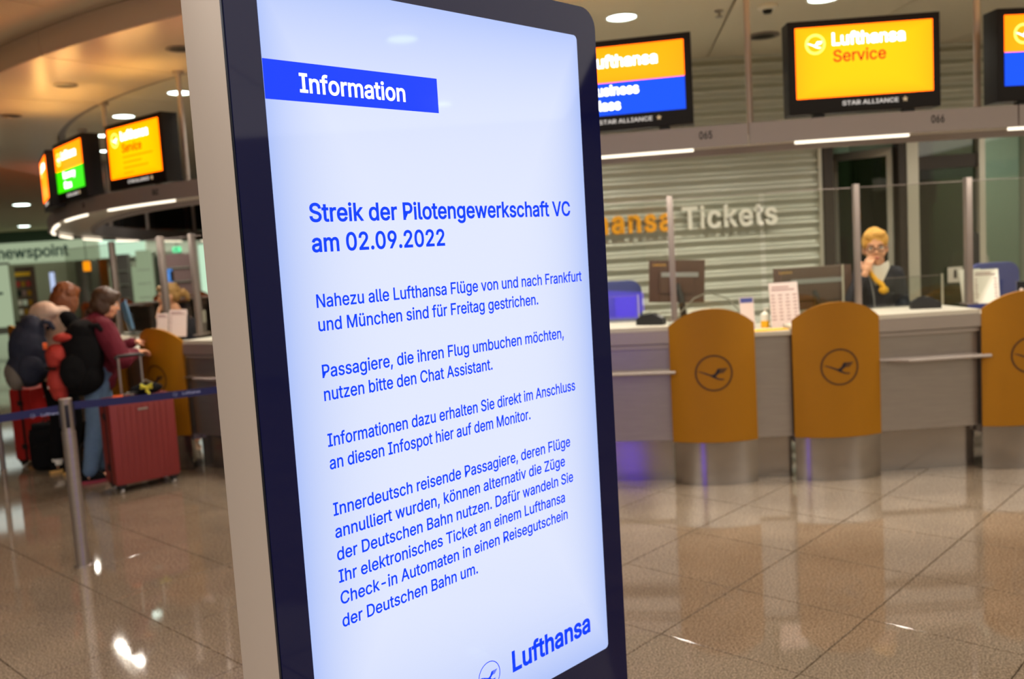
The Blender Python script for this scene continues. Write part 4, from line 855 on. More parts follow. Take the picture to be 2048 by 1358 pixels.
# ================================================================== DESK THINGS
def monitor(loc, rz, w_, h_, tilt, label, roll=0, hz=0):
    t = thing('computer_monitor', label, 'monitor', loc, D(rz))
    m = Matrix.Translation((0, 0, hz)) @ Matrix.Rotation(D(tilt), 4, 'X') @ Matrix.Rotation(D(roll), 4, 'Y')
    b = MB().box((0, 0, 0), (w_, .028, h_), m).build('housing', 'monitor_brown', t, bevel=.005, smooth=30)
    MB().box((0, .0155, 0), (w_-.02, .003, h_-.02), m).build('screen', 'black_gloss', t, smooth=0)
    MB().box((0, -.024, -.01), (w_*.62, .02, h_*.5), m).build('rear_bulge', 'monitor_brown', t, bevel=.006, smooth=30)
    MB().box((.02, -.037, h_*.16), (w_*.66, .006, .035), m).build('cable_cover', 'grey_plastic', t, smooth=0)
    label_text('brand_lettering', 'Lenovo', .022, m @ frame((-w_*.43, -.0146, h_*.36), (1, 0, 0), (0, 0, 1)), 'gold', t, width=.10, bold=.03)
    MB().tube([(0, -.03, hz-.02), (.02, -.06, hz-.12), (.05, -.05, .02)], [.02, .024, .028], 10).build('stand_neck', 'black', t)
    MB().box((.05, -.04, .01), (.26, .2, .02)).build('stand_base', 'black', t, bevel=.004)
    return t
monitor((1.31, 7.12, .98), -4, .43, .33, 0, 'tilted computer monitor seen from behind, in front of the corrugated wall', roll=3, hz=.385)
monitor((2.34, 7.02, .98), 0, .60, .33, -6, 'wide brown computer monitor seen from behind, left of the agent', hz=.275)
def desk_paper(loc, rz, w_, h_, label, mt='paper', lean=-8, grid=None, name='paper_stand', bar=None):
    t = thing(name, label, 'notice', loc, D(rz)); m = Matrix.Rotation(D(lean), 4, 'X')
    MB().box((0, .004, h_/2), (w_+.01, .003, h_+.008), m).build('acrylic_back', 'clear_glass', t, smooth=0)
    MB().box((0, .05, .004), (w_+.01, .10, .006)).build('acrylic_foot', 'clear_glass', t, smooth=0)
    s = MB().box((0, 0, h_/2), (w_, .0015, h_), m).build('sheet', mt, t, smooth=0)
    if grid:
        q = MB(); random.seed(int(abs(loc[0])*100))
        q.box((-w_*.1, -.0012, h_*.9), (w_*.6, .0006, .008), m); q.box((-w_*.02, -.0012, h_*.84), (w_*.8, .0006, .008), m)
        for r in range(grid[1]):
            for c in range(grid[0]):
                x = -w_*.38+c*w_*.8/max(1, grid[0]-1)*.95; z = h_*(.72-.62*r/grid[1])
                q.box((x, -.0012, z), (w_*random.uniform(.08, .15), .0006, .007), m)
        q.build('print', 'paper_ink', s, smooth=0, kind='stuff')
    if bar: MB().box((0, -.0012, h_*.9), (w_*.9, .0006, h_*.16), m).build('print', bar, s, smooth=0)
    return t
desk_paper((1.93, 6.38, 1.03), 3, .205, .315, 'large pinkish printed sheet in an acrylic stand between two orange panels', grid=(4, 8))
desk_paper((1.675, 6.42, 1.03), 2, .10, .225, 'small acrylic leaflet holder with a violet topped leaflet', bar='blue_fabric')
t = thing('hand_gel_bottle', 'small white pump bottle with yellow base between the leaflet stands', 'bottle', (1.80, 6.44, 1.03))
MB().lathe([(.028, 0), (.03, .005), (.03, .05)], n=18).build('yellow_label', 'yellow', t)
MB().lathe([(.03, .05), (.03, .095), (.012, .11)], n=18).build('bottle_body', 'white_plastic', t)
MB().tube([(0, 0, .105), (0, 0, .135), (.03, 0, .135)], .008, 8).build('pump', 'white_plastic', t)
o = MB().box((1.76, 6.23, 1.033), (.26, .10, .006), rz=.05).build('yellow_leaflet', 'yellow', smooth=0); tag(o, 'flat yellow leaflet lying on the low counter gap', 'leaflet')
def terminal(loc, rz, label):
    t = thing('card_terminal', label, 'card terminal', loc, D(rz))
    MB().prism([(-.10, 0), (.10, 0), (.10, .045), (.06, .07), (-.02, .085), (-.10, .04)], -.04, .04, axis='x').build('housing', 'black', t, bevel=.006, smooth=30)
    q = MB()
    for i in range(4):
        for j in range(3): q.box((-.02+.02*j, -.075+.018*i, .052+.009*i), (.014, .012, .006), rx=.5)
    q.build('keypad', 'grey_plastic', t, smooth=0)
    MB().box((0, .03, .082), (.05, .05, .004), rx=-.3).build('screen', 'black_gloss', t, smooth=0)
terminal((.99, 6.42, 1.10), 62, 'black card payment terminal beside the kiosk, under the blue chair')
terminal((2.92, 6.40, 1.10), 75, 'black card payment terminal in front of the agent in glasses')
o = MB().tube([(1.02, 6.5, 1.14), (1.10, 6.6, 1.17), (1.25, 6.75, 1.14), (1.40, 6.9, 1.24), (1.52, 7.0, 1.27), (1.66, 6.95, 1.22), (1.74, 6.8, 1.10)], .005, 6).build('cable', 'cable'); tag(o, 'thin grey cable looping from the card terminal past the tilted monitor', 'cable')
o = MB().box((1.44, 6.95, 1.08), (.17, .012, .15), rx=-.15).build('cream_card', 'letter_white', smooth=0); tag(o, 'cream card standing below the tilted monitor', 'card')
def chair(loc, rz, label, w_=.40, zt=1.39):
    t = thing('office_chair', label, 'chair', loc, D(rz))
    MB().prism(rr(-w_/2, w_/2, zt-.42, zt, .09, 6), -.03, .03).build('backrest', 'blue_fabric', t, smooth=30, bevel=.01)
    MB().box((0, -.24, zt-.52), (w_+.04, .42, .07)).build('seat', 'blue_fabric', t, bevel=.02)
    MB().tube([(0, .03, zt-.3), (0, .06, zt-.5), (0, -.1, zt-.56)], .02, 8).build('back_bar', 'black', t)
    MB().tube([(0, -.22, .12), (0, -.22, zt-.55)], .03, 10).build('column', 'black', t)
    q = MB()
    for i in range(5): a = 2*PI*i/5; q.tube([(0, -.22, .12), (.28*math.cos(a), -.22+.28*math.sin(a), .06)], [.025, .015], 8)
    q.build('star_base', 'black', t)
    for i in range(5): a = 2*PI*i/5; MB().sphere((.28*math.cos(a), -.22+.28*math.sin(a), .03), (.02, .02, .03), 8).build('caster', 'rubber', t)
chair((.80, 7.25, 0), 0, 'blue office chair beside the kiosk, left of the tilted monitor', .50)
chair((3.80, 7.15, 0), 5, 'blue office chair at the right photo edge behind the papers', .40, 1.36)
desk_paper((3.42, 6.52, 1.10), -12, .17, .245, 'white paper leaflets fanned in a stand at the right end of the counter', mt='paper_white', lean=-10, grid=(2, 7))
desk_paper((3.35, 6.58, 1.10), -2, .15, .25, 'second white paper behind the fanned leaflets at the right', mt='paper_white', lean=-12)
t = desk_paper((3.62, 6.40, 1.10), -10, .085, .15, 'small dark card with pale round pictures at the right', mt='black_case', lean=-8)
q = MB()
for x in (-.02, .02):
    for z in (.05, .09): q.lathe([(.014, 0), (.014, .001)], (0, 0, 0), 14, Matrix.Translation((x, -.004, z)) @ Matrix.Rotation(PI/2, 4, 'X'))
q.build('round_print', 'paper', t, smooth=0)
t = thing('cordless_handset', 'tall black radio handset standing above the blue chair at the right', 'handset', (4.02, 7.9, 0))
MB().prism(rr(-.045, .045, 1.30, 1.60, .04, 6), -.03, .03).build('body', 'black', t, smooth=30); MB().box((0, 0, .65), (.1, .1, 1.3)).build('pedestal', 'black_case', t, bevel=.01)
# office contents seen through the glass
t = thing('notice_plate', 'cream square notice with a dark pictogram on the dark glass', 'notice', (4.49, 9.17, 1.17))
MB().box((0, 0, .0), (.15, .006, .155)).build('plate', 'counter_top', t, bevel=.002); MB().box((0, -.004, 0), (.03, .002, .07)).box((.0, -.004, .045), (.02, .002, .02)).build('pictogram', 'dark_frame', t, smooth=0)
t = thing('notice_plate', 'pale plate with curved emblem in place of a reflection in the dark glass', 'notice', (4.36, 9.6, 2.02))  # plate modelled in place of a sign mirrored in the glass
MB().box((0, 0, .0), (.32, .01, .24)).build('plate', 'grey_plastic', t, smooth=0); MB().tube([(-.06, -.01, .07), (.05, -.01, .07), (.07, -.01, 0), (.0, -.01, -.02), (.0, -.01, -.08)], .014, 8).build('emblem', 'white_paint', t)
for i, (x, y, z, w_, h_, mt, lb) in enumerate(((4.30, 10.2, .55, .36, 1.1, 'dark_wall', 'dark cabinet low behind the tinted glass'), (4.0, 11.6, .8, .5, 1.6, 'office_wall', 'greenish cupboard inside the open office door'), (3.55, 11.9, 1.0, .5, .9, 'dark_frame', 'dark cupboard deep inside the open office door'))):
    t = thing('cabinet', lb, 'cabinet', (x, y, 0)); MB().box((0, 0, z), (w_, .4, h_)).build('body', mt, t, bevel=.005)
    MB().box((-.0, -.205, z), (w_-.03, .012, h_-.04)).build('door', mt, t, bevel=.003); MB().box((w_*.35, -.22, z), (.012, .02, .12)).build('handle', 'steel', t)
t = thing('filing_cabinet', 'low olive cabinet beside the papers behind the glass', 'cabinet', (4.95, 9.9, 0)); MB().box((0, 0, .45), (.6, .4, .9)).build('body', 'office_wall', t, bevel=.005); MB().box((0, -.205, .6), (.56, .012, .26)).build('drawer', 'office_wall', t)
t = thing('office_chair', 'pale high-backed chair in the office at the right edge', 'chair', (5.35, 10.6, 0)); MB().prism(rr(-.22, .22, .6, 1.35, .12, 6), -.04, .04).build('backrest', 'counter_top', t, smooth=30); MB().box((0, -.2, .5), (.48, .45, .08)).build('seat', 'counter_top', t, bevel=.02); MB().tube([(0, -.2, .02), (0, -.2, .47)], .04, 8).build('column', 'black', t); MB().box((0, .02, .56), (.1, .06, .2)).build('back_bar', 'black', t)

# ================================================================== BARRIER
def stanchion(loc, label):
    t = thing('barrier_post', label, 'barrier post', loc)
    MB().lathe([(.038, 0), (.038, .80), (.036, .80)], n=24).build('pole', 'steel', t)
    MB().lathe([(.05, 0), (.05, .004), (.038, .008)], n=24).build('floor_ring', 'steel', t)
    MB().lathe([(.034, .80), (.034, .975), (.036, .98), (.036, .99), (.0, .992)][:-1], n=24).build('head', 'steel', t)
    for a in range(4): MB().box((.034*math.cos(a*PI/2+.5), .034*math.sin(a*PI/2+.5), .89), (.014, .022, .13), rz=a*PI/2+.5).build('belt_slot', 'black', t, bevel=.002)
    return t
def belt(par, A, B, z0, z1, sag, h=.044):
    A = Vector(A); B = Vector(B); n = 16; vs = []; fs = []
    for i in range(n+1):
        s = i/n; p = A.lerp(B, s); z = z0+(z1-z0)*s-sag*4*s*(1-s)
        for dy in (-.0008, .0008):
            nn = Vector((-(B-A).y, (B-A).x)).normalized()*dy
            vs += [(p.x+nn.x, p.y+nn.y, z-h/2), (p.x+nn.x, p.y+nn.y, z+h/2)]
    for i in range(n):
        q = 4*i; fs += [(q, q+4, q+5, q+1), (q+2, q+3, q+7, q+6), (q+1, q+5, q+7, q+3), (q, q+2, q+6, q+4)]
    m = MB(); m.add(vs, fs); return m.build('belt', 'belt', par, world=True)
PA, PB, PC = (-2.585, 5.20), (-1.08, 6.03), (-3.75, 4.62)
s1_ = stanchion((*PA, 0), 'slim steel barrier post at the left front carrying the blue belt')
s2_ = stanchion((*PB, 0), 'steel barrier post hidden behind the kiosk')
s3_ = stanchion((*PC, 0), 'steel barrier post just outside the left photo edge')
b1 = belt(s1_, (PA[0]+.03, PA[1]+.018), PB, .945, .945, .012)
b2 = belt(s3_, (PC[0], PC[1]), (PA[0]-.035, PA[1]-.015), .93, .935, .02)
def belt_text(par, A, B, s0, z, L=True):
    A = Vector((*A, 0)); B = Vector((*B, 0)); d = (B-A).normalized(); nrm = Vector((d.y, -d.x, 0)); o = A+d*s0+nrm*.0015; o.z = z
    label_text('belt_lettering', 'Lufthansa', .016, frame(o, d, (0, 0, 1)), 'belt_print', par, width=.105, bold=.03, depth=.0006, world=True)
    c1, c2 = crane(frame(o-d*.042+Vector((0, 0, .007)), d, (0, 0, 1)), .013, .0006); c1.build('emblem_circle', 'belt_print', par, world=True, smooth=0); c2.build('emblem_crane', 'belt_print', par, world=True, smooth=0)
belt_text(b1, PA, PB, .64, .930); belt_text(b1, PA, PB, 1.25, .930); belt_text(b2, PC, PA, 1.17, .905)
# far stanchion
s4_ = stanchion((-4.62, 8.05, 0), 'dark barrier post at the left photo edge behind the travellers')
s4_.scale = (.6, .6, 1.30)
s5_ = stanchion((-6.6, 8.6, 0), 'barrier post beyond the left photo edge'); s5_.scale = (.6, .6, 1.3)

belt(s4_, (-4.62, 8.05), (-6.6, 8.6), .99, .99, .01)

# ================================================================== LUGGAGE
def suitcase(loc, rz, W, Dp, H, mt, label, handle=.0, groove=True):
    t = thing('suitcase', label, 'suitcase', loc, D(rz)); z0 = .065; h = H-z0
    q = MB(); 
    for sy, nm in ((-1, 'front_shell'), (1, 'back_shell')):
        b = MB().box((0, sy*(Dp/4+.006), z0+h/2), (W, Dp/2-.012, h)).build(nm, mt, t, bevel=.035, smooth=60)
        if groove:
            g = MB()
            for i in range(9): g.box((-W*.36+W*.72*i/8, sy*(Dp/2+.0005), z0+h/2), (.012, .006, h*.84))
            g.build('rib', mt, b, smooth=0)
    MB().box((0, 0, z0+h/2), (W-.006, .022, h-.006)).build('zipper_band', 'black', t, bevel=.01)
    for sx in (-1, 1):
        for sy in (-1, 1):
            w_ = MB(); w_.box((sx*(W/2-.05), sy*(Dp/2-.045), .062), (.06, .06, .03)); w_.box((sx*(W/2-.05), sy*(Dp/2-.045), .045), (.034, .05, .05)); w_ = w_.build('caster_fork', 'black', t, bevel=.006)
            MB().lathe([(.016, -.011), (.026, -.011), (.026, .011), (.016, .011)], n=16, m=Matrix.Translation((sx*(W/2-.05), sy*(Dp/2-.045), .026)) @ Matrix.Rotation(PI/2, 4, 'Y')).build('wheel', 'wheel', w_)
    MB().tube([(-.09, -.0, H+.0), (-.08, 0, H+.022), (.08, 0, H+.022), (.09, 0, H+.0)], .009, 8).build('top_handle', 'black', t)
    MB().box((0, -Dp/2-.004, z0+h*.86), (.075, .006, .014)).build('name_plate', 'steel', t)
    for sx in (-1, 1):
        for z in (.2, .8): MB().box((sx*(W/2-.0), 0, z0+h*z), (.012, .06, .045)).build('latch', 'black', t, bevel=.003)
    if handle:
        for sx in (-.085, .085): MB().tube([(sx, Dp*.22, H-.02), (sx, Dp*.22, H+handle)], .010, 8).build('telescopic_tube', 'steel', t)
        MB().tube([(-.11, Dp*.22, H+handle-.004), (-.09, Dp*.22, H+handle+.012), (.09, Dp*.22, H+handle+.012), (.11, Dp*.22, H+handle-.004)], .014, 10).build('grip', 'black', t)
    return t
suitcase((-2.985, 7.12, 0), 40, .50, .28, .73, 'case_red', 'large wine-red ribbed hard-shell suitcase with raised handle, beside the orange panel', handle=.30)
t = thing('luggage_tag', 'yellow ribbon bow tied on top of the large red suitcase', 'ribbon', (-2.90, 7.13, .75))
MB().tube([(0, 0, 0), (.01, 0, .03), (-.04, 0, .055), (-.05, .01, .03), (0, 0, .035), (.05, 0, .06), (.04, .01, .03), (.0, 0, .03), (.02, 0, -.02)], .010, 8).build('ribbon_loop', 'tag_yellow', t)
t = thing('luggage_tag', 'orange luggage tag lying on the large red suitcase', 'tag', (-3.05, 6.95, .735)); MB().box((0, 0, .012), (.075, .04, .024), rz=.4).build('tag_body', 'tag_orange', t, bevel=.005); MB().tube([(.03, 0, .02), (.07, .03, .03), (.1, .04, .01)], .005, 6).build('strap', 'cable', t)
t = thing('folded_jacket', 'small dark bag resting on top of the large red suitcase', 'bag', (-2.93, 7.21, .735), D(40)); MB().sphere((0, 0, .03), (.13, .06, .045), 10).build('bag_body', 'cloth_black', t); MB().tube([(-.06, 0, .06), (0, 0, .10), (.06, 0, .06)], .006, 6).build('bag_handle', 'cable', t)
suitcase((-4.36, 8.25, 0), 70, .36, .26, .72, 'case_red_bright', 'bright red suitcase at the far left behind the black day pack', groove=False)

def pack(name, label, loc, rz, parts, tilt=0):
    t = thing(name, label, 'backpack', loc, D(rz)); m = Matrix.Rotation(D(tilt), 4, 'X')
    for nm, mt, c, r, sc_ in parts:
        b = MB().box(c, r, m).build(nm, mt, t, bevel=min(r)*.38*sc_, smooth=70)
    return t, m
t, m = pack('day_pack', 'black day pack standing on the floor behind the travellers', (-4.18, 8.02, 0), 30, (('main_compartment', 'cloth_black', (0, 0, .19), (.30, .20, .37), 1), ('front_pocket', 'cloth_black', (0, -.12, .14), (.24, .08, .22), 1), ('top_flap', 'cloth_black', (0, .0, .38), (.24, .16, .07), 1)))
MB().tube([(-.04, .02, .40), (0, .02, .46), (.04, .02, .40)], .008, 6).build('carry_loop', 'black', t)
t, m = pack('hand_bag', 'small black bag with a looped strap behind the barrier post', (-3.66, 7.62, 0), 10, (('bag_body', 'cloth_black', (0, 0, .07), (.22, .12, .13), 1),))
MB().tube([(-.06, 0, .12), (-.05, 0, .24), (.0, 0, .29), (.05, 0, .25), (.06, 0, .12)], .012, 8).build('strap', 'black', t)

# ================================================================== FAR HALL (shops beyond the ring)
FY = 36.0
fw = sroot('trim_3')
MB().box((-16, FY+.6, 3.33), (26, .3, .6)).build('bulkhead', 'dark_green', fw, smooth=0)
MB().box((-16, FY+.9, 1.6), (26, .1, 3.1)).build('rear_partition', 'wall_paint', fw, smooth=0)
area('shop_fill_light', (-14, FY-.6, 3.3), 6, 160, COOL, shape='RECTANGLE', size_y=.4)
t = thing('shop_sign', 'long lit shop fascia with dark teal lettering at the far left', 'sign', (-18.0, FY-.9, 2.3))
MB().box((-.4, .1, .42), (5.6, .2, .80)).build('light_box', 'pale_glow', t, smooth=0)
t2 = text_mesh('newspoint', .42, 2.72, .03, .03); put(t2, frame((-1.42, -.02, .24), (1, 0, 0), (0, 0, 1))).build('shop_lettering', 'teal', t, smooth=0)
t = thing('backlit_fascia', 'bright mint backlit panel right of the far shop lettering', 'light panel', (-15.6, FY-.4, 2.36)); MB().box((.0, .06, .34), (3.2, .1, .68)).build('diffuser', 'mint', t, smooth=0); MB().box((0, .12, .34), (3.3, .08, .76)).build('frame', 'alu', t, smooth=0)
t = thing('poster_panel', 'large pale poster panel with teal text at the left photo edge', 'poster', (-19.7, FY-2.2, 0)); MB().box((.0, 0, 1.15), (2.6, .12, 2.3)).build('board', 'pale_glow', t, smooth=0); MB().box((.8, -.07, 1.25), (.55, .02, .09)).box((.6, -.07, 1.55), (.12, .02, .1)).box((.55, -.07, 1.85), (.05, .02, .2)).build('print', 'teal', t, smooth=0)
MB().box((0, .02, 2.33), (2.7, .16, .08)).build('top_trim', 'rod', t, smooth=0)
t = thing('magazine_shelf', 'dark magazine shelf with a yellow header beside the pale poster', 'shelf', (-18.2, FY-1.5, 0))
MB().box((0, .1, 1.1), (.62, .3, 2.2)).build('cabinet', 'monitor_brown', t, smooth=0); MB().box((0, -.08, 1.92), (.56, .04, .14)).build('header', 'yellow', t, smooth=0)
random.seed(3)
for z in (.5, .85, 1.2, 1.55):
    for i in range(3): MB().box((-.19+.19*i, -.09, z), (.15, .02, .2)).build('magazine', random.choice(['pack_red', 'paper', 'paper_white', 'black_case', 'orange', 'paper_ink']), t, smooth=0)
for i, (px, w_, mt, lb) in enumerate(((-16.75, .55, 'rod', 'grey hall column right of the magazine shelf'), (-15.75, .45, 'alu', 'slim pale hall column left of the red-haired traveller'), (-10.9, .5, 'alu', 'pale hall column behind the left glass screens'), (-9.6, .35, 'white_paint', 'slim white hall column behind the left glass screens'))):
    t = thing('hall_column', lb, 'column', (px, FY+.25, 0)); MB().lathe([(w_/2, 0), (w_/2, 3.02)], n=20).build('shaft', mt, t); MB().lathe([(w_/2+.03, 0), (w_/2+.03, .15)], n=20).build('base_ring', 'rod', t)
t = thing('light_strip', 'upright bluish white light strip behind the red-haired traveller', 'light', (-15.9, FY-4, 1.0)); MB().box((0, 0, .45), (.12, .1, .9)).build('tube', 'strip_blue', t, smooth=0); MB().box((0, .07, .45), (.18, .04, 1.0)).build('holder', 'rod', t, smooth=0); MB().box((0, .07, -.55), (.06, .04, 1.0)).build('post', 'rod', t, smooth=0)
t = thing('shop_window', 'wide framed pale shop window behind the travellers', 'shop window', (-14.3, FY-.5, 0)); MB().box((0, .1, 1.0), (2.2, .05, 1.9)).build('pane', 'pale_glow', t, smooth=0)  # pane itself glows, standing in for the lit shop inside
MB().box((0, 0, 2.22), (2.8, .12, .1)).box((-1.3, 0, 1.1), (.1, .12, 2.2)).box((1.25, 0, 1.1), (.1, .12, 2.2)).build('frame', 'dark_frame', t, smooth=0); MB().box((.2, -.05, 1.65), (1.1, .05, .55)).build('lit_display', 'pale_glow', t, smooth=0)
for i, (x, w_, z0, z1, mt, lb) in enumerate(((-13.15, .5, .2, 2.5, 'pale_glow', 'narrow glowing greenish display case behind the traveller in maroon'), (-11.95, 1.0, .2, 2.3, 'paper_ink', 'brownish display case behind the upright blue screen'), (-13.9, .4, .2, 2.4, 'rod', 'grey display case left of the pendant lamp'))):
    q = thing('display_case', lb, 'display case', (x, 33.2, 0)); MB().box((0, .1, (z0+z1)/2), (w_, .25, z1-z0)).build('cabinet', mt, q, smooth=0); MB().box((0, .1, z0/2), (w_+.04, .3, z0)).build('plinth', 'rod', q, smooth=0)  # greenish cabinet glows by its material to brighten the dark background
    for z in (.8, 1.3, 1.8): MB().box((0, -.06, z), (w_-.04, .06, .03)).build('shelf', 'alu', q, smooth=0)
area('shop_fill_light', (-12.3, 31.2, 3.3), 2.5, 90, COOL)  # unseen light added to brighten the display cases
t = thing('pendant_lamp', 'glowing orange pendant lamp above the traveller in maroon', 'lamp', (-12.36, 27, 0)); MB().tube([(0, 0, 2.12), (0, 0, 3.6)], .01, 6).build('cord', 'black', t); MB().lathe([(.10, 1.84), (.10, 2.12), (.02, 2.13)], n=16).build('shade', 'lamp_orange', t)
t = thing('banner', 'upright orange banner beside the glowing pendant lamp', 'banner', (-12.05, 27.3, 0)); MB().box((.05, 0, 1.35), (.24, .03, 1.6)).build('cloth', 'orange', t, smooth=0); MB().tube([(-.12, .03, 0), (-.12, .03, 2.2)], .02, 6).build('pole', 'rod', t); MB().box((0, .03, .02), (.4, .3, .04)).build('foot', 'rod', t, smooth=0)
dd = sroot('door_2'); MB().box((-12.75, FY-1.5, 1.15), (.9, .1, 2.3)).build('door_leaf', 'dark_green', dd, smooth=0); MB().box((-13.25, FY-1.5, 1.2), (.08, .14, 2.4)).box((-12.25, FY-1.5, 1.2), (.08, .14, 2.4)).box((-12.75, FY-1.5, 2.38), (1.1, .14, .1)).build('door_frame', 'alu', dd, smooth=0)
MB().tube([(-12.4, FY-1.6, 1.05), (-12.5, FY-1.6, 1.05)], .02, 6).build('door_handle', 'steel', dd)
t = thing('exit_sign', 'small glowing green exit sign above the dark far door', 'exit sign', (-10.75, 30, 2.28)); MB().box((0, 0, .1), (.26, .06, .17)).build('light_box', 'exit_green', t, smooth=0); MB().tube([(0, 0, .18), (0, 0, 1.34)], .012, 6).build('hanger', 'rod', t); MB().box((-.03, -.035, .1), (.06, .01, .09)).box((.05, -.035, .1), (.05, .01, .04)).build('running_figure', 'white_paint', t, smooth=0)
t = thing('info_display', 'small blue lit display in front of the dark far door', 'display', (-11.1, 30, 0)); MB().box((0, 0, 1.52), (.30, .06, .52)).build('housing', 'black', t, smooth=0); MB().box((0, -.035, 1.72), (.27, .01, .07)).box((0, -.035, 1.52), (.13, .01, .3)).box((0, -.035, 1.32), (.27, .01, .06)).build('screen', 'display_blue', t, smooth=0); MB().box((0, 0, .65), (.08, .06, 1.3)).build('stand', 'black', t, smooth=0)
t = thing('backlit_wall', 'bright mint wall panel left of the kiosk, behind the thin post', 'light panel', (-9.5, 30, .45)); MB().box((.2, 0, 1.1), (1.5, .06, 1.9)).build('diffuser', 'mint', t, smooth=0); MB().box((.2, .05, 1.1), (1.6, .05, 2.0)).build('frame', 'alu', t, smooth=0); MB().box((.2, .05, .05), (1.5, .05, 1.0)).build('stand', 'rod', t, smooth=0)
# inside the ring, left: upright screen, papers, small notice
t = thing('document_screen', 'upright tilted blue screen behind the traveller in maroon', 'monitor', (-3.63, 8.74, 1.10), D(-40))
m = Matrix.Rotation(D(-22), 4, 'Y'); MB().box((0, 0, .19), (.10, .02, .30), m).build('panel', 'blue_screen', t, bevel=.003); MB().box((-.05, .04, .10), (.02, .02, .2)).build('stand_neck', 'black', t); MB().box((-.03, .03, .006), (.16, .14, .012)).build('stand_base', 'black', t)
desk_paper((-2.97, 8.10, 1.10), -30, .23, .24, 'pinkish printed sheet in an acrylic stand in front of the blond agent', grid=(1, 6))
desk_paper((-3.16, 8.24, 1.10), -30, .15, .21, 'paler second sheet in an acrylic stand left of the pinkish one', grid=(1, 4))
t = thing('notice_plate', 'small cream notice with a dark mark beside the kiosk on the left', 'notice', (-2.77, 8.20, 1.14), D(-30)); MB().box((0, 0, .12), (.09, .006, .11)).build('plate', 'counter_top', t, smooth=0); MB().box((0, -.004, .12), (.015, .002, .05)).build('pictogram', 'dark_frame', t, smooth=0); MB().box((0, .02, .03), (.02, .02, .1)).build('stand', 'rod', t, smooth=0); MB().box((0, .02, -.03), (.08, .06, .02)).build('stand_foot', 'rod', t, smooth=0)

# ================================================================== PEOPLE
def V(*a): return Vector(a)
class Body:
    """tapered limbs and ellipsoids fused by a voxel remesh into one continuous surface"""
    def __init__(s): s.mb = MB()
    def limb(s, pts, rs, n=14, flat=None):
        pts = [Vector(p) for p in pts]
        for i in range(len(pts)-1):
            a, b, ra, rb = pts[i], pts[i+1], rs[i], rs[i+1]; d = (b-a); L = d.length
            if L < 1e-5: continue
            d.normalize(); q = d.to_track_quat('Z', 'Y').to_matrix().to_4x4(); q.translation = a
            prof = [(ra*math.cos(t), ra*math.sin(t)) for t in (-PI/2+.02, -1.1, -.6, -.2)]+[(ra, 0), (rb, L)]+[(rb*math.cos(t), L+rb*math.sin(t)) for t in (.2, .6, 1.1, PI/2-.02)]
            s.mb.lathe(prof, n=n, m=q)
        return s
    def ell(s, c, r, rx=0, ry=0, rz=0, n=12):
        s.mb.sphere((0, 0, 0), r, n, Matrix.Translation(c) @ Euler((rx, ry, rz)).to_matrix().to_4x4()); return s
    def done(s, name, m, parent, vox=.012, smooth=3, disp=0, dscale=20, label=None, cut=None, dims=(1, 1, 1)):
        me = bpy.data.meshes.new('tmp'); me.from_pydata([tuple(v) for v in s.mb.v], [], s.mb.f)
        bm = bmesh.new(); bm.from_mesh(me); bmesh.ops.recalc_face_normals(bm, faces=bm.faces); bm.to_mesh(me); bm.free()
        o = bpy.data.objects.new('tmp', me); COL.objects.link(o)
        r = o.modifiers.new('r', 'REMESH'); r.mode = 'VOXEL'; r.voxel_size = vox
        q = o.modifiers.new('s', 'SMOOTH'); q.iterations = smooth; q.factor = .5
        dg = bpy.context.evaluated_depsgraph_get(); me2 = bpy.data.meshes.new_from_object(o.evaluated_get(dg))
        bpy.data.objects.remove(o); bpy.data.meshes.remove(me)
        if disp:
            for v in me2.vertices:
                p = Vector((v.co.x*dims[0], v.co.y*dims[1], v.co.z*dims[2]))
                v.co += v.normal*disp*(noise.noise(p*dscale)*.7+noise.noise(p*dscale*2.3)*.3)
        me2.polygons.foreach_set('use_smooth', [True]*len(me2.polygons))
        me2.materials.clear(); me2.materials.append(M[m]); me2.name = name
        return link(name, me2, parent, label)
def hand_pts(b, wrist, d, palm, side, curl=.5, sc=1.0):
    """palm + four bent fingers of different length + thumb, added to a Body. d = hand direction, palm = palm normal, side=+1 thumb towards d x palm"""
    d = Vector(d).normalized(); pn = Vector(palm).normalized(); pn = (pn-d*pn.dot(d)).normalized(); s_ = d.cross(pn)*side
    w = Vector(wrist)
    b.limb([w, w+d*.03*sc], [.024*sc, .026*sc])
    for k, off in enumerate((.026, .009, -.009, -.026)):
        k0 = w+d*.085*sc+s_*off*sc; b.limb([w+d*.02*sc+s_*off*.7*sc, k0], [.017*sc, .0115*sc], 10)
        L = (.042, .048, .044, .034)[k]*sc; a = curl
        dd = d*math.cos(a)+pn*math.sin(a); k1 = k0+dd*L; a2 = curl*2; dd2 = d*math.cos(a2)+pn*math.sin(a2); k2 = k1+dd2*L*.62; a3 = curl*2.7; dd3 = d*math.cos(a3)+pn*math.sin(a3); k3 = k2+dd3*L*.45
        b.limb([k0, k1, k2, k3], [.0098*sc, .009*sc, .0082*sc, .0072*sc], 10)
    t0 = w+d*.03*sc+s_*.026*sc; t1 = t0+(d*.5+s_*.75+pn*.35).normalized()*.04*sc; t2 = t1+(d*.85+s_*.2+pn*.5).normalized()*.032*sc
    b.limb([t0, t1, t2], [.014*sc, .0115*sc, .009*sc], 10)
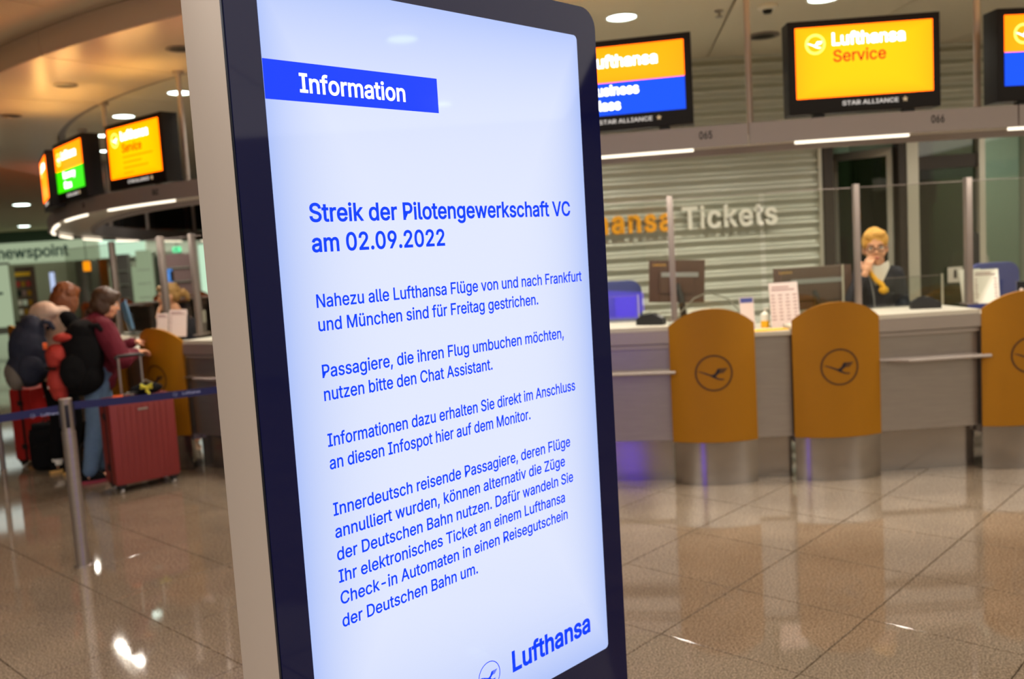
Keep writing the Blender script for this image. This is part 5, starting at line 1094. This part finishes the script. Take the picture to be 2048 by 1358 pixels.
def head(b, c, yaw=0, pitch=0, roll=0, sc=1.0):
    """head with brow, nose, lips, chin and ears; returns matrix of the head (local: +Y face, +Z up)"""
    m = Matrix.Translation(c) @ Euler((pitch, roll, yaw)).to_matrix().to_4x4() @ Matrix.Scale(sc, 4)
    def e(p, r, rx=0): b.mb.sphere((0, 0, 0), r, 12, m @ Matrix.Translation(p) @ Euler((rx, 0, 0)).to_matrix().to_4x4())
    e((0, -.012, .028), (.074, .092, .088)); e((0, .018, -.02), (.062, .072, .075)); e((0, .038, -.066), (.043, .046, .042)); e((0, .058, -.088), (.024, .024, .020))
    e((.034, .048, -.03), (.028, .032, .030)); e((-.034, .048, -.03), (.028, .032, .030)); e((0, .062, .032), (.050, .026, .020))
    e((0, .098, -.018), (.011, .018, .012)); e((0, .089, .004), (.008, .013, .024), -.25); e((.010, .092, -.022), (.008, .010, .007)); e((-.010, .092, -.022), (.008, .010, .007))
    e((0, .086, -.050), (.022, .010, .006)); e((0, .084, -.061), (.018, .010, .007))
    for sx in (-1, 1): e((sx*.074, -.004, -.008), (.010, .020, .031), .15)
    return m
def face_parts(m, par, glasses=False, open_=True):
    for sx in (-1, 1):
        MB().sphere((sx*.031, .072, .008), (.013, .010, .0085), 10, m).build('eye', 'white_cloth', par)
        MB().sphere((sx*.031, .0815, .008), (.0062, .0035, .0062), 8, m).build('iris', 'eye', par)
        MB().tube([(sx*.017, .088, .030), (sx*.032, .088, .034), (sx*.047, .078, .029)], [.003, .0036, .0022], 6, m).build('eyebrow', 'hair_brown', par)
    MB().sphere((0, .0935, -.0545), (.021, .006, .0065), 10, m).build('mouth', 'lips', par)
    if glasses:
        q = MB()
        for sx in (-1, 1):
            q.tube([(sx*.033+.024*math.cos(2*PI*i/20), .099, .004+.017*math.sin(2*PI*i/20)) for i in range(21)], .0026, 6, m)
            q.tube([(sx*.057, .099, .008), (sx*.075, .07, .008), (sx*.080, -.005, .004)], .002, 6, m)
        q.tube([(-.010, .101, .007), (0, .104, .010), (.010, .101, .007)], .0026, 6, m)
        q.build('glasses', 'navy', par)
def person(label, loc, rz, H=1.68):
    return thing('person', label, 'person', loc, D(rz))

# -------- agent in glasses at the right (faces the camera side, resting her chin on her right hand)
t = person('person with yellow scarf and glasses, hand at face, behind the right counter', (2.84, 7.02, 0), 160)
b = Body()
b.limb([(0, 0, .95), (0, 0, 1.10), (0, -.01, 1.26)], [.12, .105, .12]); b.ell((0, 0, 1.26), (.135, .09, .15)); b.ell((0, 0, .93), (.165, .12, .12))
b.limb([(0, -.01, 1.38), (0, .015, 1.46)], [.052, .048]); b.limb([(-.11, 0, 1.33), (.11, 0, 1.33)], [.05, .05])
for sx in (-1, 1): b.limb([(sx*.085, 0, .90), (sx*.09, .02, .48), (sx*.09, 0, .08)], [.085, .058, .040]); b.limb([(sx*.09, -.02, .05), (sx*.10, .13, .035)], [.042, .034])
# her right arm is at +x in her own frame: elbow on the counter, hand at the mouth
b.limb([(.13, 0, 1.33), (.19, .13, 1.14), (.095, .20, 1.345)], [.046, .040, .026]); hand_pts(b, (.090, .196, 1.355), (-.30, -.16, .95), (-.35, -.93, -.1), 1, .55, .95)
b.limb([(-.13, 0, 1.33), (-.17, .03, 1.10), (-.12, .24, 1.02)], [.046, .040, .026]); hand_pts(b, (-.115, .25, 1.02), (.3, .9, 0), (0, 0, -1), 1, .4, .95)
hm = head(b, (.015, .05, 1.53), yaw=D(2), pitch=D(-5), roll=D(3), sc=1.12)
bo = b.done('body', 'skin', t, vox=.0048, smooth=2)
face_parts(hm, bo, glasses=True)
h = Body()
def he(h, m, p, r, rx=0): h.mb.sphere((0, 0, 0), r, 12, m @ Matrix.Translation(p) @ Euler((rx, 0, 0)).to_matrix().to_4x4())
he(h, hm, (0, -.022, .048), (.084, .096, .084)); he(h, hm, (0, -.01, .078), (.066, .080, .066)); he(h, hm, (0, -.06, .0), (.076, .060, .085)); he(h, hm, (-.024, .040, .097), (.046, .040, .030)); he(h, hm, (.038, .036, .092), (.038, .040, .034)); he(h, hm, (-.064, .028, .058), (.020, .036, .044)); he(h, hm, (.066, .024, .052), (.018, .034, .048))
h.done('hair', 'hair_blond', t, vox=.007, smooth=2, disp=.010, dscale=45, dims=(1, 1, .4))
j = Body()
j.ell((0, 0, 1.24), (.15, .108, .16)); j.limb([(0, 0, .92), (0, 0, 1.10), (0, 0, 1.23)], [.145, .12, .125]); j.limb([(-.115, 0, 1.335), (.115, 0, 1.335)], [.058, .058])
j.limb([(.13, 0, 1.33), (.192, .13, 1.135), (.11, .19, 1.31)], [.060, .054, .040]); j.limb([(-.13, 0, 1.33), (-.175, .03, 1.09), (-.13, .20, 1.025)], [.060, .054, .042])
j.done('jacket', 'navy', t, vox=.010, smooth=3, disp=.006, dscale=14)
MB().prism([(-.012, 1.40), (-.075, 1.435), (-.082, 1.385), (-.02, 1.25)], .100, .122).build('collar', 'white_cloth', t, bevel=.003); MB().prism([(.012, 1.40), (.075, 1.435), (.082, 1.385), (.02, 1.25)], .100, .122).build('collar', 'white_cloth', t, bevel=.003)
MB().prism([(-.03, 1.40), (.03, 1.40), (.015, 1.22), (-.015, 1.22)], .095, .118).build('blouse', 'white_cloth', t, smooth=0)
MB().tube([(.062, .135, 1.385), (.05, .143, 1.34), (.015, .148, 1.29), (-.02, .150, 1.26), (-.045, .150, 1.225)], [.012, .017, .019, .022, .012], 10).sphere((-.035, .150, 1.215), (.036, .022, .032), 10).build('scarf', 'yellow', t)
MB().tube([(.075, .125, 1.36), (.05, .14, 1.27), (.035, .15, 1.17), (.03, .145, 1.08)], .005, 6).build('lanyard', 'grey_plastic', t)
tr = Body()
for sx in (-1, 1): tr.limb([(sx*.085, 0, .92), (sx*.09, .02, .48), (sx*.09, 0, .10)], [.10, .072, .058])
tr.ell((0, 0, .92), (.178, .13, .10)); tr.done('trousers', 'navy', t, vox=.014)

# -------- blond agent on the left, in profile
t = person('person with tied blond hair and navy jacket behind the left glass screen', (-3.20, 8.88, 0), 118)
b = Body()
b.limb([(0, 0, .85), (0, 0, 1.0), (0, .01, 1.14)], [.13, .115, .14]); b.ell((0, .01, 1.15), (.165, .10, .15)); b.ell((0, 0, .84), (.165, .12, .12))
b.limb([(0, .02, 1.25), (0, .06, 1.34)], [.05, .047]); b.limb([(-.15, .01, 1.22), (.15, .01, 1.22)], [.055, .055])
for sx in (-1, 1): b.limb([(sx*.085, 0, .82), (sx*.09, .02, .44), (sx*.09, 0, .08)], [.085, .058, .040]); b.limb([(sx*.09, -.02, .05), (sx*.10, .13, .035)], [.042, .034])
b.limb([(-.165, .01, 1.22), (-.19, .20, 1.06), (-.06, .215, 1.26)], [.046, .040, .026]); hand_pts(b, (-.055, .213, 1.27), (.35, -.2, .9), (.1, -.95, 0), -1, .6, .9)
b.limb([(.165, .01, 1.22), (.22, .18, 1.04), (.08, .30, 1.02)], [.046, .040, .026]); hand_pts(b, (.075, .31, 1.02), (-.3, .9, 0), (0, 0, -1), -1, .4, .9)
hm = head(b, (0, .10, 1.445), yaw=D(0), pitch=D(-12))
bo = b.done('body', 'skin', t, vox=.006, smooth=2); face_parts(hm, bo)
h = Body(); he(h, hm, (0, -.024, .044), (.084, .098, .084)); he(h, hm, (0, -.05, .0), (.078, .066, .080)); he(h, hm, (0, .045, .092), (.055, .04, .026)); he(h, hm, (0, -.135, -.005), (.035, .045, .040)); he(h, hm, (0, -.165, -.045), (.025, .028, .055))
h.done('hair', 'hair_ash', t, vox=.008, smooth=2, disp=.010, dscale=45)
j = Body(); j.ell((0, .01, 1.12), (.182, .118, .17)); j.limb([(0, 0, .82), (0, 0, 1.0), (0, 0, 1.12)], [.155, .135, .15]); j.limb([(-.15, .01, 1.225), (.15, .01, 1.225)], [.062, .062])
j.limb([(-.165, .01, 1.22), (-.192, .20, 1.055), (-.085, .215, 1.21)], [.060, .054, .040]); j.limb([(.165, .01, 1.22), (.222, .18, 1.035), (.11, .28, 1.02)], [.060, .054, .040])
j.done('jacket', 'navy', t, vox=.012, disp=.005, dscale=14)
MB().tube([(-.05, .10, 1.285), (-.03, .125, 1.25), (0, .13, 1.22), (.03, .125, 1.25), (.05, .10, 1.285)], .018, 8).build('scarf', 'yellow', t)
tr = Body()
for sx in (-1, 1): tr.limb([(sx*.085, 0, .84), (sx*.09, .02, .44), (sx*.09, 0, .10)], [.10, .072, .058])
tr.ell((0, 0, .84), (.178, .13, .10)); tr.done('trousers', 'navy', t, vox=.014)

def shoe(par, x, y, yaw, sole, upper, L=.26):
    m = Matrix.Translation((x, y, 0)) @ Matrix.Rotation(yaw, 4, 'Z')
    n = 14; out = [(.045*math.cos(2*PI*i/n)*(1 if math.sin(2*PI*i/n) < 0 else 1.08), L/2*math.sin(2*PI*i/n)) for i in range(n)]
    s = MB().prism(out, 0, .028, m, axis='z').build('shoe_sole', sole, par, bevel=.004)
    u = MB(); k = 6; vs = []; fs = []
    for i in range(k+1):
        z = .026+.075*i/k; sc_ = 1-.30*(i/k)**1.5
        for (a, c) in out: vs.append((a*sc_*.96, c*(1-.55*(i/k)**.9)-L*.20*(i/k), z))
    for i in range(k):
        for j in range(n): fs.append((i*n+j, i*n+(j+1) % n, (i+1)*n+(j+1) % n, (i+1)*n+j))
    fs.append(tuple(range(k*n, k*n+n))); u.add(vs, fs, m); u.build('shoe', upper, par)
    return s
# -------- red-haired traveller
t = person('person with bobbed red hair and cream hood, seen from behind on the left', (-3.93, 7.80, 0), -38)
b = Body()
lean = .10
b.limb([(0, 0, .93), (0, .02, 1.10), (0, .05, 1.25)], [.13, .115, .14]); b.ell((0, .05, 1.24), (.17, .11, .17)); b.ell((0, 0, .92), (.17, .13, .12))
b.limb([(0, .08, 1.36), (0, .13, 1.45)], [.052, .048]); b.limb([(-.15, .06, 1.33), (.15, .06, 1.33)], [.055, .055])
FT = ((-.085, -.0), (.095, .03))
for (x, y), sx in zip(FT, (-1, 1)): b.limb([(sx*.085, 0, .90), (x*1.02, y+.03, .48), (x, y-.03, .09)], [.088, .060, .040]); b.limb([(x, y-.04, .05), (x, y+.08, .04)], [.038, .032])
for sx in (-1, 1):
    b.limb([(sx*.17, .06, 1.33), (sx*.21, .22, 1.13), (sx*.10, .40, 1.16)], [.046, .040, .026]); hand_pts(b, (sx*.098, .405, 1.16), (-sx*.25, .95, .05), (0, 0, -1), sx, .45)
hm = head(b, (0, .16, 1.505), pitch=D(-22))
bo = b.done('body', 'skin', t, vox=.007, smooth=2); face_parts(hm, bo)
h = Body(); he(h, hm, (0, -.02, .045), (.098, .108, .092)); he(h, hm, (0, -.055, -.03), (.096, .078, .115)); he(h, hm, (.066, .01, -.065), (.036, .070, .110)); he(h, hm, (-.066, .01, -.065), (.036, .070, .110)); he(h, hm, (0, .05, .09), (.06, .04, .03))
h.done('hair', 'hair_red', t, vox=.008, smooth=3, disp=.010, dscale=38, dims=(1, 1, .45))
j = Body(); j.ell((0, .045, 1.20), (.20, .145, .20)); j.limb([(0, .0, .95), (0, .03, 1.12)], [.165, .165]); j.limb([(-.14, .05, 1.32), (.14, .05, 1.32)], [.075, .075])
j.done('vest', 'cream', t, vox=.012, disp=.010, dscale=12)
hd = Body(); hd.ell((0, -.050, 1.405), (.168, .100, .085), rx=.5); hd.ell((0, -.085, 1.33), (.13, .08, .10)); hd.ell((.10, .04, 1.40), (.05, .085, .045)); hd.ell((-.10, .04, 1.40), (.05, .085, .045))
hd.done('hood', 'cream', t, vox=.010, smooth=4, disp=.008, dscale=14)
sl = Body()
for sx in (-1, 1): sl.limb([(sx*.175, .06, 1.335), (sx*.215, .22, 1.125), (sx*.115, .39, 1.16)], [.072, .060, .042])
sl.done('sleeves', 'cloth_black', t, vox=.011, disp=.006, dscale=18)
tr = Body()
for (x, y), sx in zip(FT, (-1, 1)): tr.limb([(sx*.085, 0, .92), (x*1.02, y+.03, .48), (x, y-.03, .16)], [.105, .080, .062])
tr.ell((0, 0, .93), (.185, .145, .12)); tr.done('trousers', 'cloth_black', t, vox=.013, disp=.006, dscale=14)
for (x, y) in FT: MB().tube([(x, y-.03, .07), (x, y-.03, .15)], .044, 14).build('sock', 'white_cloth', t); shoe(t, x, y+.02, 0, 'shoe_sole', 'cloth_black')

# -------- traveller in maroon
t = person('person with brown hair, maroon jumper and jeans, leaning on the counter', (-3.44, 7.47, 0), -58)
b = Body()
b.limb([(0, 0, .90), (0, .0, 1.06), (0, .02, 1.20)], [.13, .12, .14]); b.ell((0, .02, 1.19), (.17, .12, .17)); b.ell((0, 0, .90), (.17, .13, .12))
b.limb([(0, .05, 1.31), (0, .10, 1.38)], [.052, .048]); b.limb([(-.15, .03, 1.27), (.15, .03, 1.27)], [.055, .055])
FT = ((-.09, .02), (.09, -.10))
for (x, y), sx in zip(FT, (-1, 1)): b.limb([(sx*.085, 0, .88), (x*1.02, y+.05, .47), (x, y-.03, .09)], [.088, .060, .040]); b.limb([(x, y-.04, .05), (x, y+.08, .04)], [.038, .032])
b.limb([(.17, .06, 1.26), (.28, .17, 1.00), (.15, .29, 1.03)], [.046, .040, .026]); hand_pts(b, (.148, .295, 1.03), (-.6, .8, .1), (0, 0, -1), 1, .45)
b.limb([(-.17, .03, 1.27), (-.22, .15, 1.02), (-.12, .34, 1.10)], [.046, .040, .026]); hand_pts(b, (-.118, .345, 1.10), (.3, .95, .0), (0, 0, -1), -1, .45)
hm = head(b, (0, .135, 1.45), pitch=D(-20), yaw=D(-6))
bo = b.done('body', 'skin', t, vox=.007, smooth=2); face_parts(hm, bo)
h = Body(); he(h, hm, (0, -.02, .045), (.092, .106, .090)); he(h, hm, (0, -.055, -.02), (.088, .070, .092)); he(h, hm, (.060, -.01, -.035), (.032, .048, .065)); he(h, hm, (-.060, -.01, -.035), (.032, .048, .065)); he(h, hm, (0, .05, .092), (.062, .045, .03)); he(h, hm, (0, -.10, -.09), (.05, .035, .035))
h.done('hair', 'hair_brown', t, vox=.008, smooth=3, disp=.008, dscale=38, dims=(1, 1, .45))
j = Body(); j.ell((0, .03, 1.15), (.225, .185, .215)); j.limb([(0, 0, .86), (0, 0, 1.02), (0, .01, 1.15)], [.170, .16, .165]); j.limb([(-.14, .02, 1.265), (.14, .02, 1.265)], [.075, .075])
j.limb([(.175, .06, 1.26), (.285, .17, .995), (.165, .28, 1.025)], [.095, .080, .050]); j.limb([(-.175, .03, 1.27), (-.225, .15, 1.015), (-.13, .32, 1.095)], [.074, .064, .045]); j.limb([(0, .04, 1.32), (0, .07, 1.35)], [.070, .062])
j.done('jumper', 'maroon', t, vox=.011, disp=.009, dscale=13)
tr = Body()
for (x, y), sx in zip(FT, (-1, 1)): tr.limb([(sx*.085, 0, .88), (x*1.02, y+.05, .47), (x, y-.03, .10)], [.105, .080, .058])
tr.ell((0, 0, .88), (.185, .145, .11)); tr.done('jeans', 'denim', t, vox=.013, disp=.006, dscale=14)
for (x, y) in FT: shoe(t, x, y+.02, 0, 'pink_shoe', 'cloth_black')

# -------- backpacks worn by the two travellers
def wpack(label, loc, rz, spec, straps=None, tilt=0):
    t = thing('backpack', label, 'backpack', loc, D(rz)); T_ = Matrix.Rotation(D(tilt), 4, 'Y')
    for nm, mt, bl in spec:
        b = Body()
        for c, r in bl: b.ell(c, r)
        b.mb.v = [tuple(T_ @ Vector(v)) for v in b.mb.v]
        b.done(nm, mt, t, vox=.011, smooth=4, disp=.010, dscale=13)
    return t
# blue pack hanging from the cream vest (its own +x points out of the wearer's back)
p = wpack('large navy backpack with a grey base worn by the red-haired traveller', (-3.93, 7.52, .98), 218, (
    ('main_compartment', 'pack_blue', [((.06, 0, .12), (.15, .17, .24)), ((.02, 0, .28), (.10, .13, .14)), ((.08, 0, -.02), (.16, .17, .16))]),
    ('base_pocket', 'pack_grey', [((.17, .0, -.06), (.085, .13, .13))]),
    ('side_pocket', 'pack_blue', [((.08, -.15, -.02), (.10, .05, .12))]), ('side_pocket', 'pack_blue', [((.08, .15, -.02), (.10, .05, .12))])))
MB().box((.17, 0, .19), (.05, .03, .06)).build('logo_patch', 'grey_plastic', p, bevel=.004)
for sy in (-1, 1): MB().tube([(-.02, sy*.09, .33), (-.06, sy*.10, .355), (-.10, sy*.10, .34), (-.13, sy*.11, .28)], [.018, .022, .022, .016], 8).build('shoulder_strap', 'pack_blue', p)
# black hiking pack with red pockets on the maroon jumper
p = wpack('bulky black hiking backpack with red outer pockets worn by the traveller in maroon', (-3.43, 7.30, .96), 205, (
    ('main_compartment', 'cloth_black', [((.02, 0, .10), (.16, .17, .26)), ((.04, 0, -.08), (.17, .17, .15)), ((.0, 0, .28), (.12, .14, .10))]),
    ('upper_pocket', 'pack_red', [((.20, .02, .12), (.085, .13, .085)), ((.22, .02, .06), (.06, .11, .06))]),
    ('lower_pocket', 'pack_red', [((.21, .02, -.10), (.085, .12, .13)), ((.21, .02, -.19), (.06, .10, .06))]),
    ('lid', 'pack_red', [((.12, 0, .25), (.11, .13, .04))]),
    ('side_pocket', 'cloth_black', [((.10, -.15, -.02), (.10, .06, .14))]), ('side_pocket', 'cloth_black', [((.10, .15, -.02), (.10, .06, .14))])))
MB().tube([(.26, .10, .20), (.29, .10, .20)], .028, 10).build('rolled_end', 'pack_orange', p); MB().box((.285, .02, -.13), (.012, .09, .02)).build('brand_label', 'paper', p, smooth=0)
MB().tube([(.22, -.12, .02), (.285, -.04, .02), (.285, .06, .02), (.22, .14, .02)], .010, 6).build('compression_strap', 'black', p)
for sy in (-1, 1): MB().tube([(-.03, sy*.09, .28), (-.07, sy*.10, .33), (-.11, sy*.10, .33), (-.14, sy*.11, .28)], [.022, .026, .024, .016], 8).build('shoulder_strap', 'cloth_black', p)
